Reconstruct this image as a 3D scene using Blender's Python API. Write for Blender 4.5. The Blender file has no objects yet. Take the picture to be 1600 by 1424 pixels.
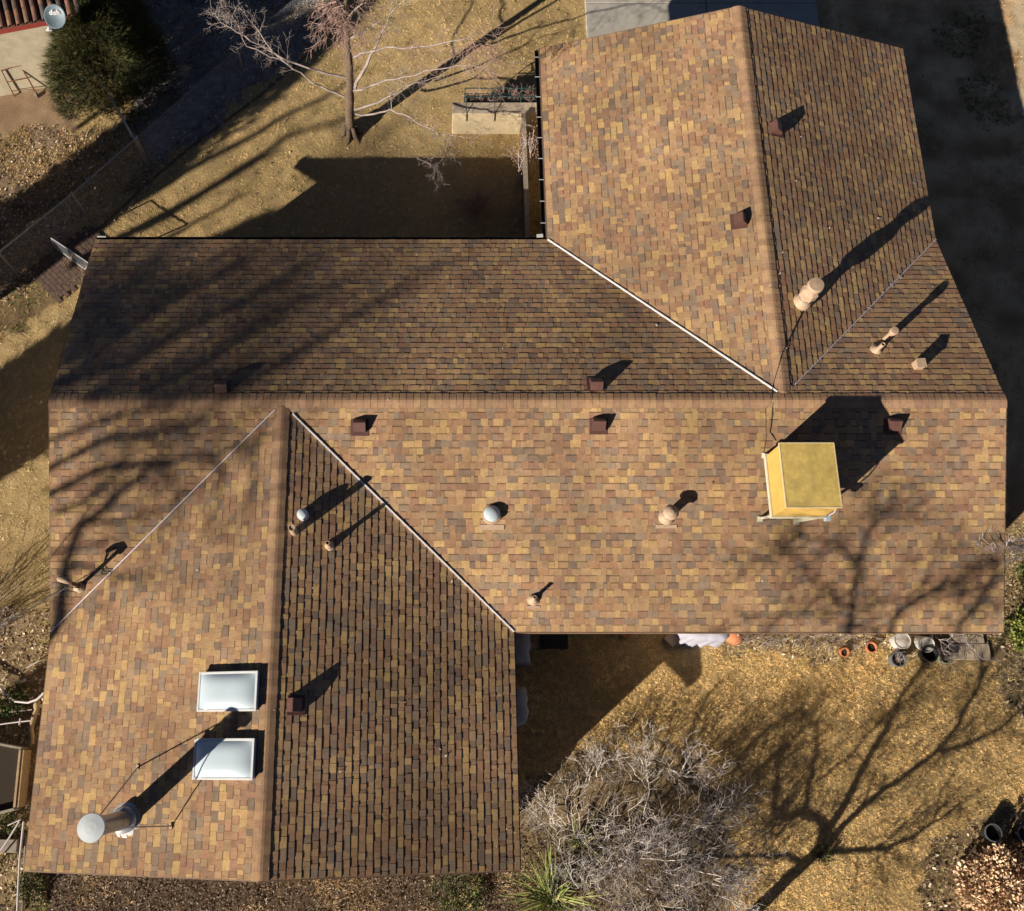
import bpy, math, random
import numpy as np
from mathutils import Vector, Matrix, Quaternion
R = math.radians
S = bpy.context.scene
COL = S.collection
rnd = random.Random(7)
nrg = np.random.default_rng(11)

# ------------------------------------------------------------------ survey
F, TH, PX, HC = 1499.67, 0.295022, 667.247, 21.712          # camera: focal (px at 1600 wide), pitch, principal x, height
XW, XE = -7.498, 11.502                                       # house plan, metres
YS, YN = 2.206, 10.98
XI, XN = 1.732, 2.729
YSE, YNE = -2.197, 16.159
HE, HR, H2, H3 = 2.36, 3.79, 3.77, 3.75
YR = (YS + YN) / 2
XM = (XW + XI) / 2
XQ = (XN + XE) / 2
SUN_AZ, SUN_EL = R(40.8), R(22.5)
SD = Vector((math.cos(SUN_AZ), math.sin(SUN_AZ), 0))        # shadows fall this way on the ground
TO_SUN = Vector((-SD.x * math.cos(SUN_EL), -SD.y * math.cos(SUN_EL), math.sin(SUN_EL)))

_fw = Vector((0, math.sin(TH), -math.cos(TH)))
_up = Vector((0, math.cos(TH), math.sin(TH)))
def at(u, v, z=0.0):
    """survey point of the photograph at height z -> world metres"""
    d = _fw + Vector((1, 0, 0)) * ((u - PX) / F) + _up * ((712 - v) / F)
    t = (z - HC) / d.z
    return Vector((0, 0, HC)) + d * t
PM = (HR - HE) / ((YN - YS) / 2)
P2 = (H2 - HE) / ((XI - XW) / 2)
P3 = (H3 - HE) / ((XE - XN) / 2)
def roofz(x, y):
    z = -9
    if XW <= x <= XE and YS <= y <= YN: z = HR - abs(y - YR) * PM
    if XW <= x <= XI and YSE <= y <= YR: z = max(z, H2 - abs(x - XM) * P2)
    if XN <= x <= XE and YR <= y <= YNE: z = max(z, H3 - abs(x - XQ) * P3)
    return max(z, 0)
def on_roof(u, v):
    z = 3.
    for _ in range(60):
        p = at(u, v, z); z = .5 * z + .5 * roofz(p.x, p.y)
    return at(u, v, z)
def inside_house(x, y, m=0.):
    return (XW - m <= x <= XE + m and YS - m <= y <= YN + m) or (XW - m <= x <= XI + m and YSE - m <= y <= YR) or (XN - m <= x <= XE + m and YR <= y <= YNE + m)

# ------------------------------------------------------------------ materials
MATS = {}
def nodes_of(m):
    m.use_nodes = True
    return m.node_tree.nodes, m.node_tree.links
def pmat(name, color, rough=.75, metal=0., nscale=18., var=.25, bump=.0, bscale=None, attr=None, spec=.4, rust=None):
    """procedural material: base colour (or a face colour attribute) varied by two octaves of noise"""
    m = bpy.data.materials.new(name); N, L = nodes_of(m)
    b = N['Principled BSDF']
    b.inputs['Roughness'].default_value = rough; b.inputs['Metallic'].default_value = metal
    b.inputs['Specular IOR Level'].default_value = spec
    tc = N.new('ShaderNodeTexCoord')
    n1 = N.new('ShaderNodeTexNoise'); n1.inputs['Scale'].default_value = nscale; n1.inputs['Detail'].default_value = 6; n1.inputs['Roughness'].default_value = .65
    L.new(tc.outputs['Object'], n1.inputs['Vector'])
    mr = N.new('ShaderNodeMapRange'); mr.inputs['From Min'].default_value = .28; mr.inputs['From Max'].default_value = .72
    mr.inputs['To Min'].default_value = 1 - var; mr.inputs['To Max'].default_value = 1 + var
    L.new(n1.outputs['Fac'], mr.inputs['Value'])
    mix = N.new('ShaderNodeMix'); mix.data_type = 'RGBA'; mix.blend_type = 'MULTIPLY'; mix.inputs['Factor'].default_value = 1
    if attr:
        a = N.new('ShaderNodeAttribute'); a.attribute_name = attr; L.new(a.outputs['Color'], mix.inputs['A'])
    else:
        mix.inputs['A'].default_value = (*color, 1)
    L.new(mr.outputs['Result'], mix.inputs['B'])
    out = mix.outputs['Result']
    if rust:
        n3 = N.new('ShaderNodeTexNoise'); n3.inputs['Scale'].default_value = nscale * .35; n3.inputs['Detail'].default_value = 8
        L.new(tc.outputs['Object'], n3.inputs['Vector'])
        cr = N.new('ShaderNodeMapRange'); cr.inputs['From Min'].default_value = .48; cr.inputs['From Max'].default_value = .66
        L.new(n3.outputs['Fac'], cr.inputs['Value'])
        m2 = N.new('ShaderNodeMix'); m2.data_type = 'RGBA'; m2.inputs['B'].default_value = (*rust, 1)
        L.new(cr.outputs['Result'], m2.inputs['Factor']); L.new(out, m2.inputs['A']); out = m2.outputs['Result']
    L.new(out, b.inputs['Base Color'])
    if bump:
        n2 = N.new('ShaderNodeTexNoise'); n2.inputs['Scale'].default_value = bscale or nscale * 3; n2.inputs['Detail'].default_value = 4
        L.new(tc.outputs['Object'], n2.inputs['Vector'])
        bp = N.new('ShaderNodeBump'); bp.inputs['Strength'].default_value = bump; bp.inputs['Distance'].default_value = .01
        L.new(n2.outputs['Fac'], bp.inputs['Height']); L.new(bp.outputs['Normal'], b.inputs['Normal'])
    MATS[name] = m
    return m
M = pmat
def shingle_material():
    m = bpy.data.materials.new('asphalt_shingle'); N, L = nodes_of(m); b = N['Principled BSDF']
    b.inputs['Roughness'].default_value = .92; b.inputs['Specular IOR Level'].default_value = .15
    tc = N.new('ShaderNodeTexCoord'); a = N.new('ShaderNodeAttribute'); a.attribute_name = 'tint'
    def mul(src, scale, lo, hi, detail, f0=.3, f1=.7):
        n = N.new('ShaderNodeTexNoise'); n.inputs['Scale'].default_value = scale; n.inputs['Detail'].default_value = detail
        L.new(tc.outputs['Object'], n.inputs['Vector'])
        r = N.new('ShaderNodeMapRange'); r.inputs['From Min'].default_value = f0; r.inputs['From Max'].default_value = f1
        r.inputs['To Min'].default_value = lo; r.inputs['To Max'].default_value = hi
        L.new(n.outputs['Fac'], r.inputs['Value'])
        x = N.new('ShaderNodeMix'); x.data_type = 'RGBA'; x.blend_type = 'MULTIPLY'; x.inputs['Factor'].default_value = 1
        L.new(src, x.inputs['A']); L.new(r.outputs['Result'], x.inputs['B'])
        return x.outputs['Result'], n
    c, _ = mul(a.outputs['Color'], 140, .62, 1.38, 3)          # granules
    c, _ = mul(c, 9, .86, 1.14, 5)                              # blotches inside a tab
    c, _ = mul(c, .45, .82, 1.14, 5)                            # weathering across the slope
    L.new(c, b.inputs['Base Color'])
    n2 = N.new('ShaderNodeTexNoise'); n2.inputs['Scale'].default_value = 220; n2.inputs['Detail'].default_value = 2
    L.new(tc.outputs['Object'], n2.inputs['Vector'])
    bp = N.new('ShaderNodeBump'); bp.inputs['Strength'].default_value = .35; bp.inputs['Distance'].default_value = .004
    L.new(n2.outputs['Fac'], bp.inputs['Height']); L.new(bp.outputs['Normal'], b.inputs['Normal'])
    return m
m_shingle = shingle_material()
m_fascia = M('painted_fascia', (.16, .10, .065), .7, nscale=6, var=.2)
m_soffit = M('soffit_board', (.35, .28, .2), .8, nscale=5)
m_stucco = M('tan_stucco', (.42, .33, .22), .95, nscale=30, var=.12, bump=.5, bscale=120)
m_flash = M('white_valley_metal', (.78, .77, .80), .4, .1, 12, .08)
m_flash2 = M('weathered_valley_metal', (.64, .58, .62), .45, .2, 25, .25)
m_gutter = M('dark_gutter', (.025, .022, .022), .5, .2, 8)
m_white = M('white_painted_metal', (.50, .51, .52), .45, .0, 9, .08)
m_brownmetal = M('red_brown_vent_metal', (.095, .046, .038), .5, .1, 10, .2)
m_tanmetal = M('tan_painted_metal', (.37, .265, .185), .6, .0, 14, .14, rust=(.36, .26, .18))
m_black = M('black_void', (.006, .006, .006), .9, nscale=5)
m_galv = M('galvanised_steel', (.33, .34, .36), .42, .75, 22, .2)
m_steel = M('bright_steel', (.45, .46, .48), .36, .6, 14, .12)
m_capwhite = M('pale_flue_cap', (.54, .59, .62), .45, .1, 12, .06)
m_acrylic = M('white_acrylic', (.40, .475, .535), .16, .0, 3, .03, spec=.5)
m_skyframe = M('skylight_frame_white', (.40, .47, .54), .3, .2, 8, .06)
m_dome = M('clear_dome', (.46, .54, .58), .08, .15, 5, .1, spec=.8)
m_yellow = M('yellow_panel', (.50, .33, .085), .6, .0, 4, .12, rust=(.44, .29, .08))
m_yellowtop = M('weathered_yellow_lid', (.50, .365, .105), .75, .0, 11, .2, rust=(.40, .295, .095))
m_trim = M('pale_yellow_trim', (.55, .45, .26), .5, .0, 10, .1)
m_cream = M('cream_painted_leg', (.50, .47, .36), .55, .0, 12, .12)
m_cable = M('black_cable', (.012, .012, .014), .6, nscale=10)
m_bark = M('tree_bark', (.115, .08, .056), .95, nscale=16, var=.5, bump=.9, bscale=40)
m_twig = M('pale_twig', (.275, .23, .215), .85, nscale=7, var=.35)
m_redtwig = M('russet_twig', (.36, .235, .195), .85, nscale=6, var=.3)
m_greytwig = M('grey_twig', (.48, .43, .395), .85, nscale=3, var=.45)
m_whitetwig = M('white_twig', (.50, .43, .43), .8, nscale=8, var=.2)
m_darkbark = M('dark_bark', (.10, .075, .055), .95, nscale=12, var=.4)
m_leaf = M('leaf_tinted', (.3, .2, .1), .75, nscale=9, var=.3, attr='tint')
m_grass = M('dry_grass_blades', (.3, .2, .1), .9, nscale=2.2, var=.22, attr='tint', spec=.1)
m_terra = M('terracotta', (.46, .17, .075), .85, nscale=14, var=.2)
m_potwhite = M('weathered_white_pot', (.44, .43, .41), .7, nscale=14, var=.25, rust=(.36, .33, .28))
m_potblack = M('black_plastic', (.018, .018, .018), .5, nscale=14)
m_potgrey = M('zinc_grey', (.22, .24, .27), .5, .5, 14, .2)
m_potgreen = M('pale_green_glaze', (.36, .40, .27), .5, nscale=14, var=.15)
m_soil = M('potting_soil', (.035, .024, .016), 1., nscale=40, var=.5, bump=.6)
m_cover = M('pale_grey_fabric', (.36, .34, .32), .9, nscale=3, var=.1)
m_tarp = M('lavender_white_fabric', (.34, .34, .41), .8, nscale=3, var=.08)
m_wood = M('weathered_plank', (.36, .26, .15), .85, nscale=9, var=.25, bump=.4)
m_greywood = M('grey_weathered_timber', (.26, .225, .18), .9, nscale=9, var=.3, bump=.4)
m_brownwood = M('brown_stained_timber', (.13, .085, .055), .9, nscale=9, var=.3, bump=.4)
m_concrete = M('driveway_concrete', (.34, .32, .285), .9, nscale=3, var=.14, bump=.25, bscale=90)
m_paver = M('grey_paver', (.46, .37, .26), .95, nscale=8, var=.25, bump=.4)
m_creamwall = M('cream_stucco', (.47, .385, .25), .95, nscale=5, var=.14, bump=.5, bscale=100)
m_pipe = M('white_plastic_pipe', (.50, .46, .46), .5, nscale=10, var=.1)
m_rust = M('rusty_iron', (.19, .075, .04), .85, .3, 20, .4)
m_redtrim = M('red_fascia_paint', (.22, .035, .028), .6, nscale=8, var=.15)
m_tile = M('brown_clay_tile', (.10, .062, .048), .9, nscale=5, var=.5, attr='tint')
m_dish = M('blue_grey_dish', (.125, .175, .205), .55, .1, 5, .1)
m_ink = M('pale_lettering', (.75, .72, .72), .6, nscale=4, var=.03)
m_teal = M('teal_metal', (.03, .075, .08), .5, .3, 10, .2)
m_stone = M('field_stone', (.27, .20, .15), .95, nscale=7, var=.3, bump=.7)
m_ivyblue = M('pale_blue_plastic', (.45, .55, .66), .5, nscale=9, var=.1)

# ------------------------------------------------------------------ mesh helpers
class MB:
    def __init__(s): s.v = []; s.f = []; s.m = []; s.c = []
    def poly(s, pts, mi=0, col=None):
        b = len(s.v); s.v += [tuple(p) for p in pts]; s.f.append(tuple(range(b, b + len(pts)))); s.m.append(mi); s.c.append(col)
    def mesh(s, vs, fs, mi=0, col=None):
        b = len(s.v); s.v += [tuple(p) for p in vs]
        for f in fs: s.f.append(tuple(i + b for i in f)); s.m.append(mi); s.c.append(col)
    def hexa(s, p, mi=0, col=None):
        s.mesh(p, [(3, 2, 1, 0), (4, 5, 6, 7), (0, 1, 5, 4), (1, 2, 6, 5), (2, 3, 7, 6), (3, 0, 4, 7)], mi, col)
    def box(s, c, sx, sy, sz, rz=0., mi=0, axes=None, col=None):
        c = Vector(c)
        if axes: a, b_, d = axes
        else: a = Vector((math.cos(rz), math.sin(rz), 0)); b_ = Vector((-math.sin(rz), math.cos(rz), 0)); d = Vector((0, 0, 1))
        a = a * sx / 2; b_ = b_ * sy / 2; d = d * sz / 2
        s.hexa([c - a - b_ - d, c + a - b_ - d, c + a + b_ - d, c - a + b_ - d, c - a - b_ + d, c + a - b_ + d, c + a + b_ + d, c - a + b_ + d], mi, col)
    def beam(s, p, q, w, h, mi=0, up=Vector((0, 0, 1)), col=None):
        p = Vector(p); q = Vector(q); d = (q - p); L = d.length; d.normalize()
        side = d.cross(up).normalized(); u2 = side.cross(d)
        s.box((p + q) / 2, L, w, h, mi=mi, axes=(d, side, u2), col=col)
    def tube(s, pts, rad, n=6, mi=0, cap=True, col=None):
        pts = [Vector(p) for p in pts]
        if not isinstance(rad, (list, tuple)): rad = [rad] * len(pts)
        b = len(s.v); prev = None
        for i, p in enumerate(pts):
            d = (pts[min(i + 1, len(pts) - 1)] - pts[max(i - 1, 0)])
            if d.length < 1e-9: d = Vector((0, 0, 1))
            d.normalize()
            if prev is None:
                a = d.orthogonal().normalized()
            else:
                a = prev - d * prev.dot(d)
                a = a.normalized() if a.length > 1e-6 else d.orthogonal().normalized()
            prev = a; c = d.cross(a); r = rad[i]
            for k in range(n):
                t = 2 * math.pi * k / n
                q = p + (a * math.cos(t) + c * math.sin(t)) * r
                s.v.append((q.x, q.y, q.z))
        for i in range(len(pts) - 1):
            for k in range(n):
                k2 = (k + 1) % n
                s.f.append((b + i * n + k, b + i * n + k2, b + (i + 1) * n + k2, b + (i + 1) * n + k)); s.m.append(mi); s.c.append(col)
        if cap and n > 3:
            s.f.append(tuple(b + k for k in reversed(range(n)))); s.m.append(mi); s.c.append(col)
            s.f.append(tuple(b + (len(pts) - 1) * n + k for k in range(n))); s.m.append(mi); s.c.append(col)
    def lathe(s, prof, c, n=24, mi=0, axes=None, cap0=False, cap1=False, sx=1., sy=1., jit=None):
        c = Vector(c)
        a, b_, d = axes or (Vector((1, 0, 0)), Vector((0, 1, 0)), Vector((0, 0, 1)))
        base = len(s.v)
        for r, z in prof:
            for k in range(n):
                t = 2 * math.pi * k / n; rr = r * (jit(k, z) if jit else 1)
                q = c + a * math.cos(t) * rr * sx + b_ * math.sin(t) * rr * sy + d * z
                s.v.append((q.x, q.y, q.z))
        for i in range(len(prof) - 1):
            for k in range(n):
                k2 = (k + 1) % n
                s.f.append((base + i * n + k, base + i * n + k2, base + (i + 1) * n + k2, base + (i + 1) * n + k)); s.m.append(mi); s.c.append(None)
        if cap0: s.f.append(tuple(base + k for k in reversed(range(n)))); s.m.append(mi); s.c.append(None)
        if cap1: s.f.append(tuple(base + (len(prof) - 1) * n + k for k in range(n))); s.m.append(mi); s.c.append(None)
    def build(s, name, mats, parent=None, smooth=False, bevel=0., attr=False):
        me = bpy.data.meshes.new(name); me.from_pydata(s.v, [], s.f); 
        for m in (mats if isinstance(mats, (list, tuple)) else [mats]): me.materials.append(m)
        if any(s.m): me.polygons.foreach_set('material_index', s.m)
        if attr:
            at_ = me.attributes.new('tint', 'FLOAT_COLOR', 'FACE')
            arr = np.ones((len(s.f), 4), np.float32)
            for i, c in enumerate(s.c):
                if c is not None: arr[i, :3] = c
            at_.data.foreach_set('color', arr.ravel())
        if smooth: me.polygons.foreach_set('use_smooth', [True] * len(s.f))
        me.update()
        o = bpy.data.objects.new(name, me); COL.objects.link(o)
        if parent: attach(o, parent)
        if bevel:
            md = o.modifiers.new('bevel', 'BEVEL'); md.width = bevel; md.segments = 2; md.limit_method = 'ANGLE'
        return o
def attach(o, parent):
    o.parent = parent
    if parent.type == 'EMPTY':
        o.location = o.location - Vector(parent.location)
def tag(o, label, cat, group=None, kind=None):
    if label: o['label'] = label
    if cat: o['category'] = cat
    if group: o['group'] = group
    if kind: o['kind'] = kind
    return o
def thing(name, label, cat, loc=(0, 0, 0), group=None):
    o = bpy.data.objects.new(name, None); o.location = loc; o.empty_display_size = .2; COL.objects.link(o)
    return tag(o, label, cat, group)
def tri_cloud(name, verts, tints, mat, parent=None, nper=3):
    """verts (N,nper,3), tints (N,3): one mesh of N loose leaves or blades"""
    n = len(verts)
    me = bpy.data.meshes.new(name)
    me.vertices.add(n * nper); me.vertices.foreach_set('co', np.ascontiguousarray(verts, np.float32).ravel())
    me.loops.add(n * nper); me.loops.foreach_set('vertex_index', np.arange(n * nper, dtype=np.int32))
    me.polygons.add(n); me.polygons.foreach_set('loop_start', np.arange(0, n * nper, nper, dtype=np.int32))
    try: me.polygons.foreach_set('loop_total', np.full(n, nper, np.int32))
    except Exception: pass
    a = me.attributes.new('tint', 'FLOAT_COLOR', 'FACE')
    arr = np.ones((n, 4), np.float32); arr[:, :3] = tints
    a.data.foreach_set('color', arr.ravel())
    me.materials.append(mat); me.update(calc_edges=True); me.validate()
    o = bpy.data.objects.new(name, me); COL.objects.link(o)
    if parent: attach(o, parent)
    return o
def jitter(c, s, r=rnd):
    k = 1 + r.uniform(-s, s)
    return tuple(max(.003, x * k * (1 + r.uniform(-s, s) * .3)) for x in c)

# value noise for ground shaping and zone edges
class VN:
    def __init__(s, seed): s.g = np.random.default_rng(seed).random((256, 256))
    def __call__(s, x, y):
        xi = np.floor(x).astype(int); yi = np.floor(y).astype(int); fx = x - xi; fy = y - yi
        fx = fx * fx * (3 - 2 * fx); fy = fy * fy * (3 - 2 * fy)
        g = s.g; a = g[xi % 256, yi % 256]; b = g[(xi + 1) % 256, yi % 256]; c = g[xi % 256, (yi + 1) % 256]; d = g[(xi + 1) % 256, (yi + 1) % 256]
        return (a * (1 - fx) + b * fx) * (1 - fy) + (c * (1 - fx) + d * fx) * fy
VNS = [VN(i) for i in range(6)]
def fbm(x, y, f, o=3, k=0):
    t = 0; a = 1; s = 0
    for i in range(o):
        t = t + a * VNS[(k + i) % 6](x * f + 31 * i + 500, y * f + 17 * i + 500); s += a; a *= .5; f *= 2.1
    return t / s

# ------------------------------------------------------------------ world, sun, camera
w = bpy.data.worlds.new('World'); S.world = w; w.use_nodes = True
wn, wl = w.node_tree.nodes, w.node_tree.links
sky = wn.new('ShaderNodeTexSky'); sky.sky_type = 'NISHITA'; sky.sun_disc = False
sky.sun_elevation = SUN_EL; sky.sun_rotation = math.atan2(TO_SUN.x, TO_SUN.y)
sky.air_density = .26; sky.dust_density = .4; sky.ozone_density = .5; sky.altitude = 1600
wl.new(sky.outputs[0], wn['Background'].inputs['Color']); wn['Background'].inputs['Strength'].default_value = .057
sl = bpy.data.lights.new('sun', 'SUN'); sl.energy = 5.0; sl.angle = R(.53); sl.color = (1., .89, .74)
so = bpy.data.objects.new('sun', sl); COL.objects.link(so)
so.rotation_euler = TO_SUN.to_track_quat('Z', 'Y').to_euler(); so.location = (0, 0, 40)
cam = bpy.data.cameras.new('camera'); cam.sensor_fit = 'HORIZONTAL'; cam.sensor_width = 36
cam.lens = F * 36 / 1600; cam.shift_x = (800 - PX) / 1600; cam.clip_end = 2000; cam.clip_start = .1
co = bpy.data.objects.new('camera', cam); COL.objects.link(co); co.location = (0, 0, HC); co.rotation_euler = (TH, 0, 0)
S.camera = co
S.view_settings.view_transform = 'Standard'; S.view_settings.look = 'None'; S.view_settings.exposure = .9; S.view_settings.gamma = 1

# ------------------------------------------------------------------ ground: one sheet to the horizon
def pip(poly, x, y):
    r = np.zeros(x.shape, bool); n = len(poly); j = n - 1
    for i in range(n):
        xi, yi = poly[i]; xj, yj = poly[j]
        c = ((yi > y) != (yj > y)) & (x < (xj - xi) * (y - yi) / ((yj - yi) or 1e-9) + xi)
        r ^= c; j = i
    return r
def zone(*px): return [tuple(at(u, v)[:2]) for u, v in px]
Z_GRAVEL = zone((215, -80), (560, -80), (545, 0), (500, 62), (400, 140), (300, 212), (238, 262), (205, 225), (190, 120))
Z_LITTER = zone((-60, 215), (60, 205), (150, 190), (238, 215), (262, 240), (150, 335), (95, 385), (-60, 520))
Z_DIRT = zone((-80, 60), (130, 60), (120, 150), (112, 190), (60, 210), (-80, 260))
Z_EAST = zone((1270, -300), (2600, -300), (2600, 900), (1560, 1000), (1540, 980), (1400, 500), (1300, 60))
Z_SAND = zone((1545, -400), (2700, -400), (2700, 560), (1700, 480), (1600, 200))
Z_WEEDS = zone((-500, 930), (30, 950), (80, 950), (95, 1000), (70, 1300), (60, 1424), (60, 1900), (-500, 1900))
Z_BED = zone((60, 1340), (820, 1330), (860, 1380), (1130, 1400), (1120, 1700), (60, 1700))
Z_SHRUB = zone((830, 1240), (900, 1190), (1080, 1185), (1140, 1270), (1150, 1424), (1150, 1600), (780, 1600), (800, 1330))
Z_RUSSET = zone((1470, 1290), (1540, 1270), (1700, 1260), (1700, 1600), (1400, 1600), (1440, 1380))
Z_RIGHT = zone((1545, 820), (1800, 800), (1800, 1180), (1570, 1100), (1530, 1020))
Z_FLOWER = zone((1130, 960), (1485, 960), (1485, 1012), (1400, 1034), (1300, 1024), (1200, 1010), (1130, 1008))
Z_SIDE = zone((-200, 420), (90, 380), (160, 380), (140, 440), (-200, 640))
def zone_weights(x, y):
    wx = x + (fbm(x, y, .9, 3, 0) - .5) * 1.1 + (fbm(x, y, 5, 2, 3) - .5) * .35
    wy = y + (fbm(x, y, .9, 3, 2) - .5) * 1.1 + (fbm(x, y, 5, 2, 1) - .5) * .35
    return {k: pip(p, wx, wy) for k, p in dict(gravel=Z_GRAVEL, litter=Z_LITTER, dirt=Z_DIRT, east=Z_EAST, sand=Z_SAND, weeds=Z_WEEDS, bed=Z_BED, shrub=Z_SHRUB, russet=Z_RUSSET, right=Z_RIGHT, flower=Z_FLOWER, side=Z_SIDE).items()}
def axis(lo, hi, step):
    a = list(np.arange(lo, hi + 1e-6, step)); s = step; v = hi
    while v < 260: s *= 1.13; v += s; a.append(v)
    s = step; v = lo
    while v > -260: s *= 1.13; v -= s; a.insert(0, v)
    return np.array(a)
def ground_z(x, y):
    z = (fbm(x, y, 2.2, 3, 1) - .5) * .05 + (fbm(x, y, 7, 2, 4) - .5) * .042
    far = np.clip(1 - (np.hypot(x - 1, y - 7) - 22) / 10, 0, 1)
    return z * far - .02
gx = axis(-15, 20, .11); gy = axis(-6.5, 22.5, .11)
X, Y = np.meshgrid(gx, gy, indexing='ij'); nx, ny = X.shape
ZW = zone_weights(X, Y)
gcol = np.empty(X.shape + (3,)); n1 = fbm(X, Y, .35, 3, 0); n2 = fbm(X, Y, 1.6, 3, 2); n3 = fbm(X, Y, 7, 2, 5)
def blend(a, b, t): return np.array(a) * (1 - t[..., None]) + np.array(b) * t[..., None]
gcol[:] = blend((.26, .185, .088), (.43, .32, .16), np.clip(n1 * .8 + n3 * .5 - .2, 0, 1))
def setz(k, a, b, t): 
    c = blend(a, b, np.clip(t, 0, 1)); m = ZW[k]; gcol[m] = c[m]
setz('east', (.30, .19, .10), (.58, .40, .23), (n2 - .5) * 2.2 + .5)
setz('sand', (.40, .31, .20), (.50, .40, .26), n2)
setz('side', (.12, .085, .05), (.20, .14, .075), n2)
setz('gravel', (.13, .12, .115), (.32, .295, .28), (n3 - .5) * 2 + .5)
setz('litter', (.09, .068, .045), (.26, .19, .12), (n3 - .5) * 2 + .5)
setz('dirt', (.20, .135, .085), (.28, .20, .125), n2)
setz('weeds', (.12, .085, .05), (.29, .21, .12), (n3 - .5) * 2 + .5)
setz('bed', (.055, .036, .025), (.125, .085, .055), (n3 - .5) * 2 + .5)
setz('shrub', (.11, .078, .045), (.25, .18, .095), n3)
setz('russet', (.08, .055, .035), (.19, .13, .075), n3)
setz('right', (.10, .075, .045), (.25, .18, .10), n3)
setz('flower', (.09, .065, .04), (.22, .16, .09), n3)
Zg = ground_z(X, Y)
me = bpy.data.meshes.new('ground')
vs = np.stack([X, Y, Zg], -1).reshape(-1, 3)
idx = np.arange(nx * ny).reshape(nx, ny)
quads = np.stack([idx[:-1, :-1], idx[1:, :-1], idx[1:, 1:], idx[:-1, 1:]], -1).reshape(-1, 4)
nf = len(quads)
me.vertices.add(nx * ny); me.vertices.foreach_set('co', vs.astype(np.float32).ravel())
me.loops.add(nf * 4); me.loops.foreach_set('vertex_index', quads.astype(np.int32).ravel())
me.polygons.add(nf); me.polygons.foreach_set('loop_start', np.arange(0, nf * 4, 4, dtype=np.int32))
a_ = me.attributes.new('tint', 'FLOAT_COLOR', 'POINT'); arr = np.ones((nx * ny, 4), np.float32); arr[:, :3] = gcol.reshape(-1, 3)
a_.data.foreach_set('color', arr.ravel())
m_ground = M('earth_and_thatch', (.3, .2, .1), 1., nscale=45, var=.45, bump=.9, bscale=70, attr='tint', spec=.1)
me.materials.append(m_ground); me.update(calc_edges=True)
g = bpy.data.objects.new('ground', me); COL.objects.link(g); tag(g, None, None, kind='structure')

# driveway slab with control joints, butting under the garage gable
mb = MB()
dx0, dx1 = at(916, 40).x, at(1278, 30).x
mid = at(1104, 20).x
for xa, xb in ((dx0, mid - .012), (mid + .012, dx1)):
    for ya, yb in ((15.2, 19.6), (19.62, 24.0), (24.02, 28.4)):
        mb.box(((xa + xb) / 2, (ya + yb) / 2, -.03), xb - xa, yb - ya, .16)
tag(mb.build('driveway', m_concrete, bevel=.012), None, None, kind='structure')
# block paving by the south-east corner of the house
mb = MB()
a0 = at(1478, 984); b0 = at(1548, 1032)
nxp, nyp = 5, 4; wx_, wy_ = (b0.x - a0.x) / nxp, (a0.y + .8 - b0.y) / nyp
for i in range(nxp):
    for j in range(nyp):
        off = .5 * wx_ if j % 2 else 0
        if off and i == nxp - 1: continue
        mb.box((a0.x + (i + .5) * wx_ + off, b0.y + (j + .5) * wy_, .012 + rnd.uniform(-.004, .004)), wx_ - .014, wy_ - .014, .07, rz=rnd.uniform(-.01, .01))
tag(mb.build('patio', m_paver, bevel=.006), None, None, kind='structure')
# brick path by the gate at the west gable
mb = MB()
p0 = at(70, 452); p1 = at(170, 372); dd = (p1 - p0); L_ = dd.length; dd.normalize(); sd = Vector((-dd.y, dd.x, 0))
for i in range(int(L_ / .115)):
    for j in range(5):
        c = p0 + dd * (i + .5) * .115 + sd * ((j - 2) * .23 + (.115 if i % 2 else 0)); c.z = -.012 + rnd.uniform(-.004, .004)
        mb.box(c, .105, .22, .06, rz=math.atan2(dd.y, dd.x))
tag(mb.build('path', m_brick if 'm_brick' in globals() else M('old_brick', (.105, .068, .055), .95, nscale=9, var=.35, bump=.4)), None, None, kind='structure')

# dormant lawn: tufts of short matted blades
def keep_out(x, y, m=-.42):
    k = ((XW - m <= x) & (x <= XE + m) & (YS - m <= y) & (y <= YN + m)) | ((XW - m <= x) & (x <= XI + m) & (YSE - m <= y) & (y <= YR)) | ((XN - m <= x) & (x <= XE + m) & (YR <= y) & (y <= YNE + m))
    k |= (x > dx0 - .02) & (x < dx1 + .02) & (y > 15)
    k |= (x > a0.x - .05) & (x < b0.x + .1) & (y > b0.y - .05) & (y < YS)
    return k
PAL = {'lawn': np.array([(.60, .455, .225), (.68, .53, .27), (.50, .37, .18), (.38, .27, .13), (.74, .60, .34), (.46, .38, .17)]),
       'east': np.array([(.54, .36, .18), (.62, .44, .24), (.38, .25, .13), (.25, .17, .09), (.68, .50, .29), (.45, .30, .15)]),
       'green': np.array([(.07, .09, .025), (.10, .12, .035), (.16, .15, .05), (.24, .20, .08), (.06, .075, .025), (.30, .25, .11)])}
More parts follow.
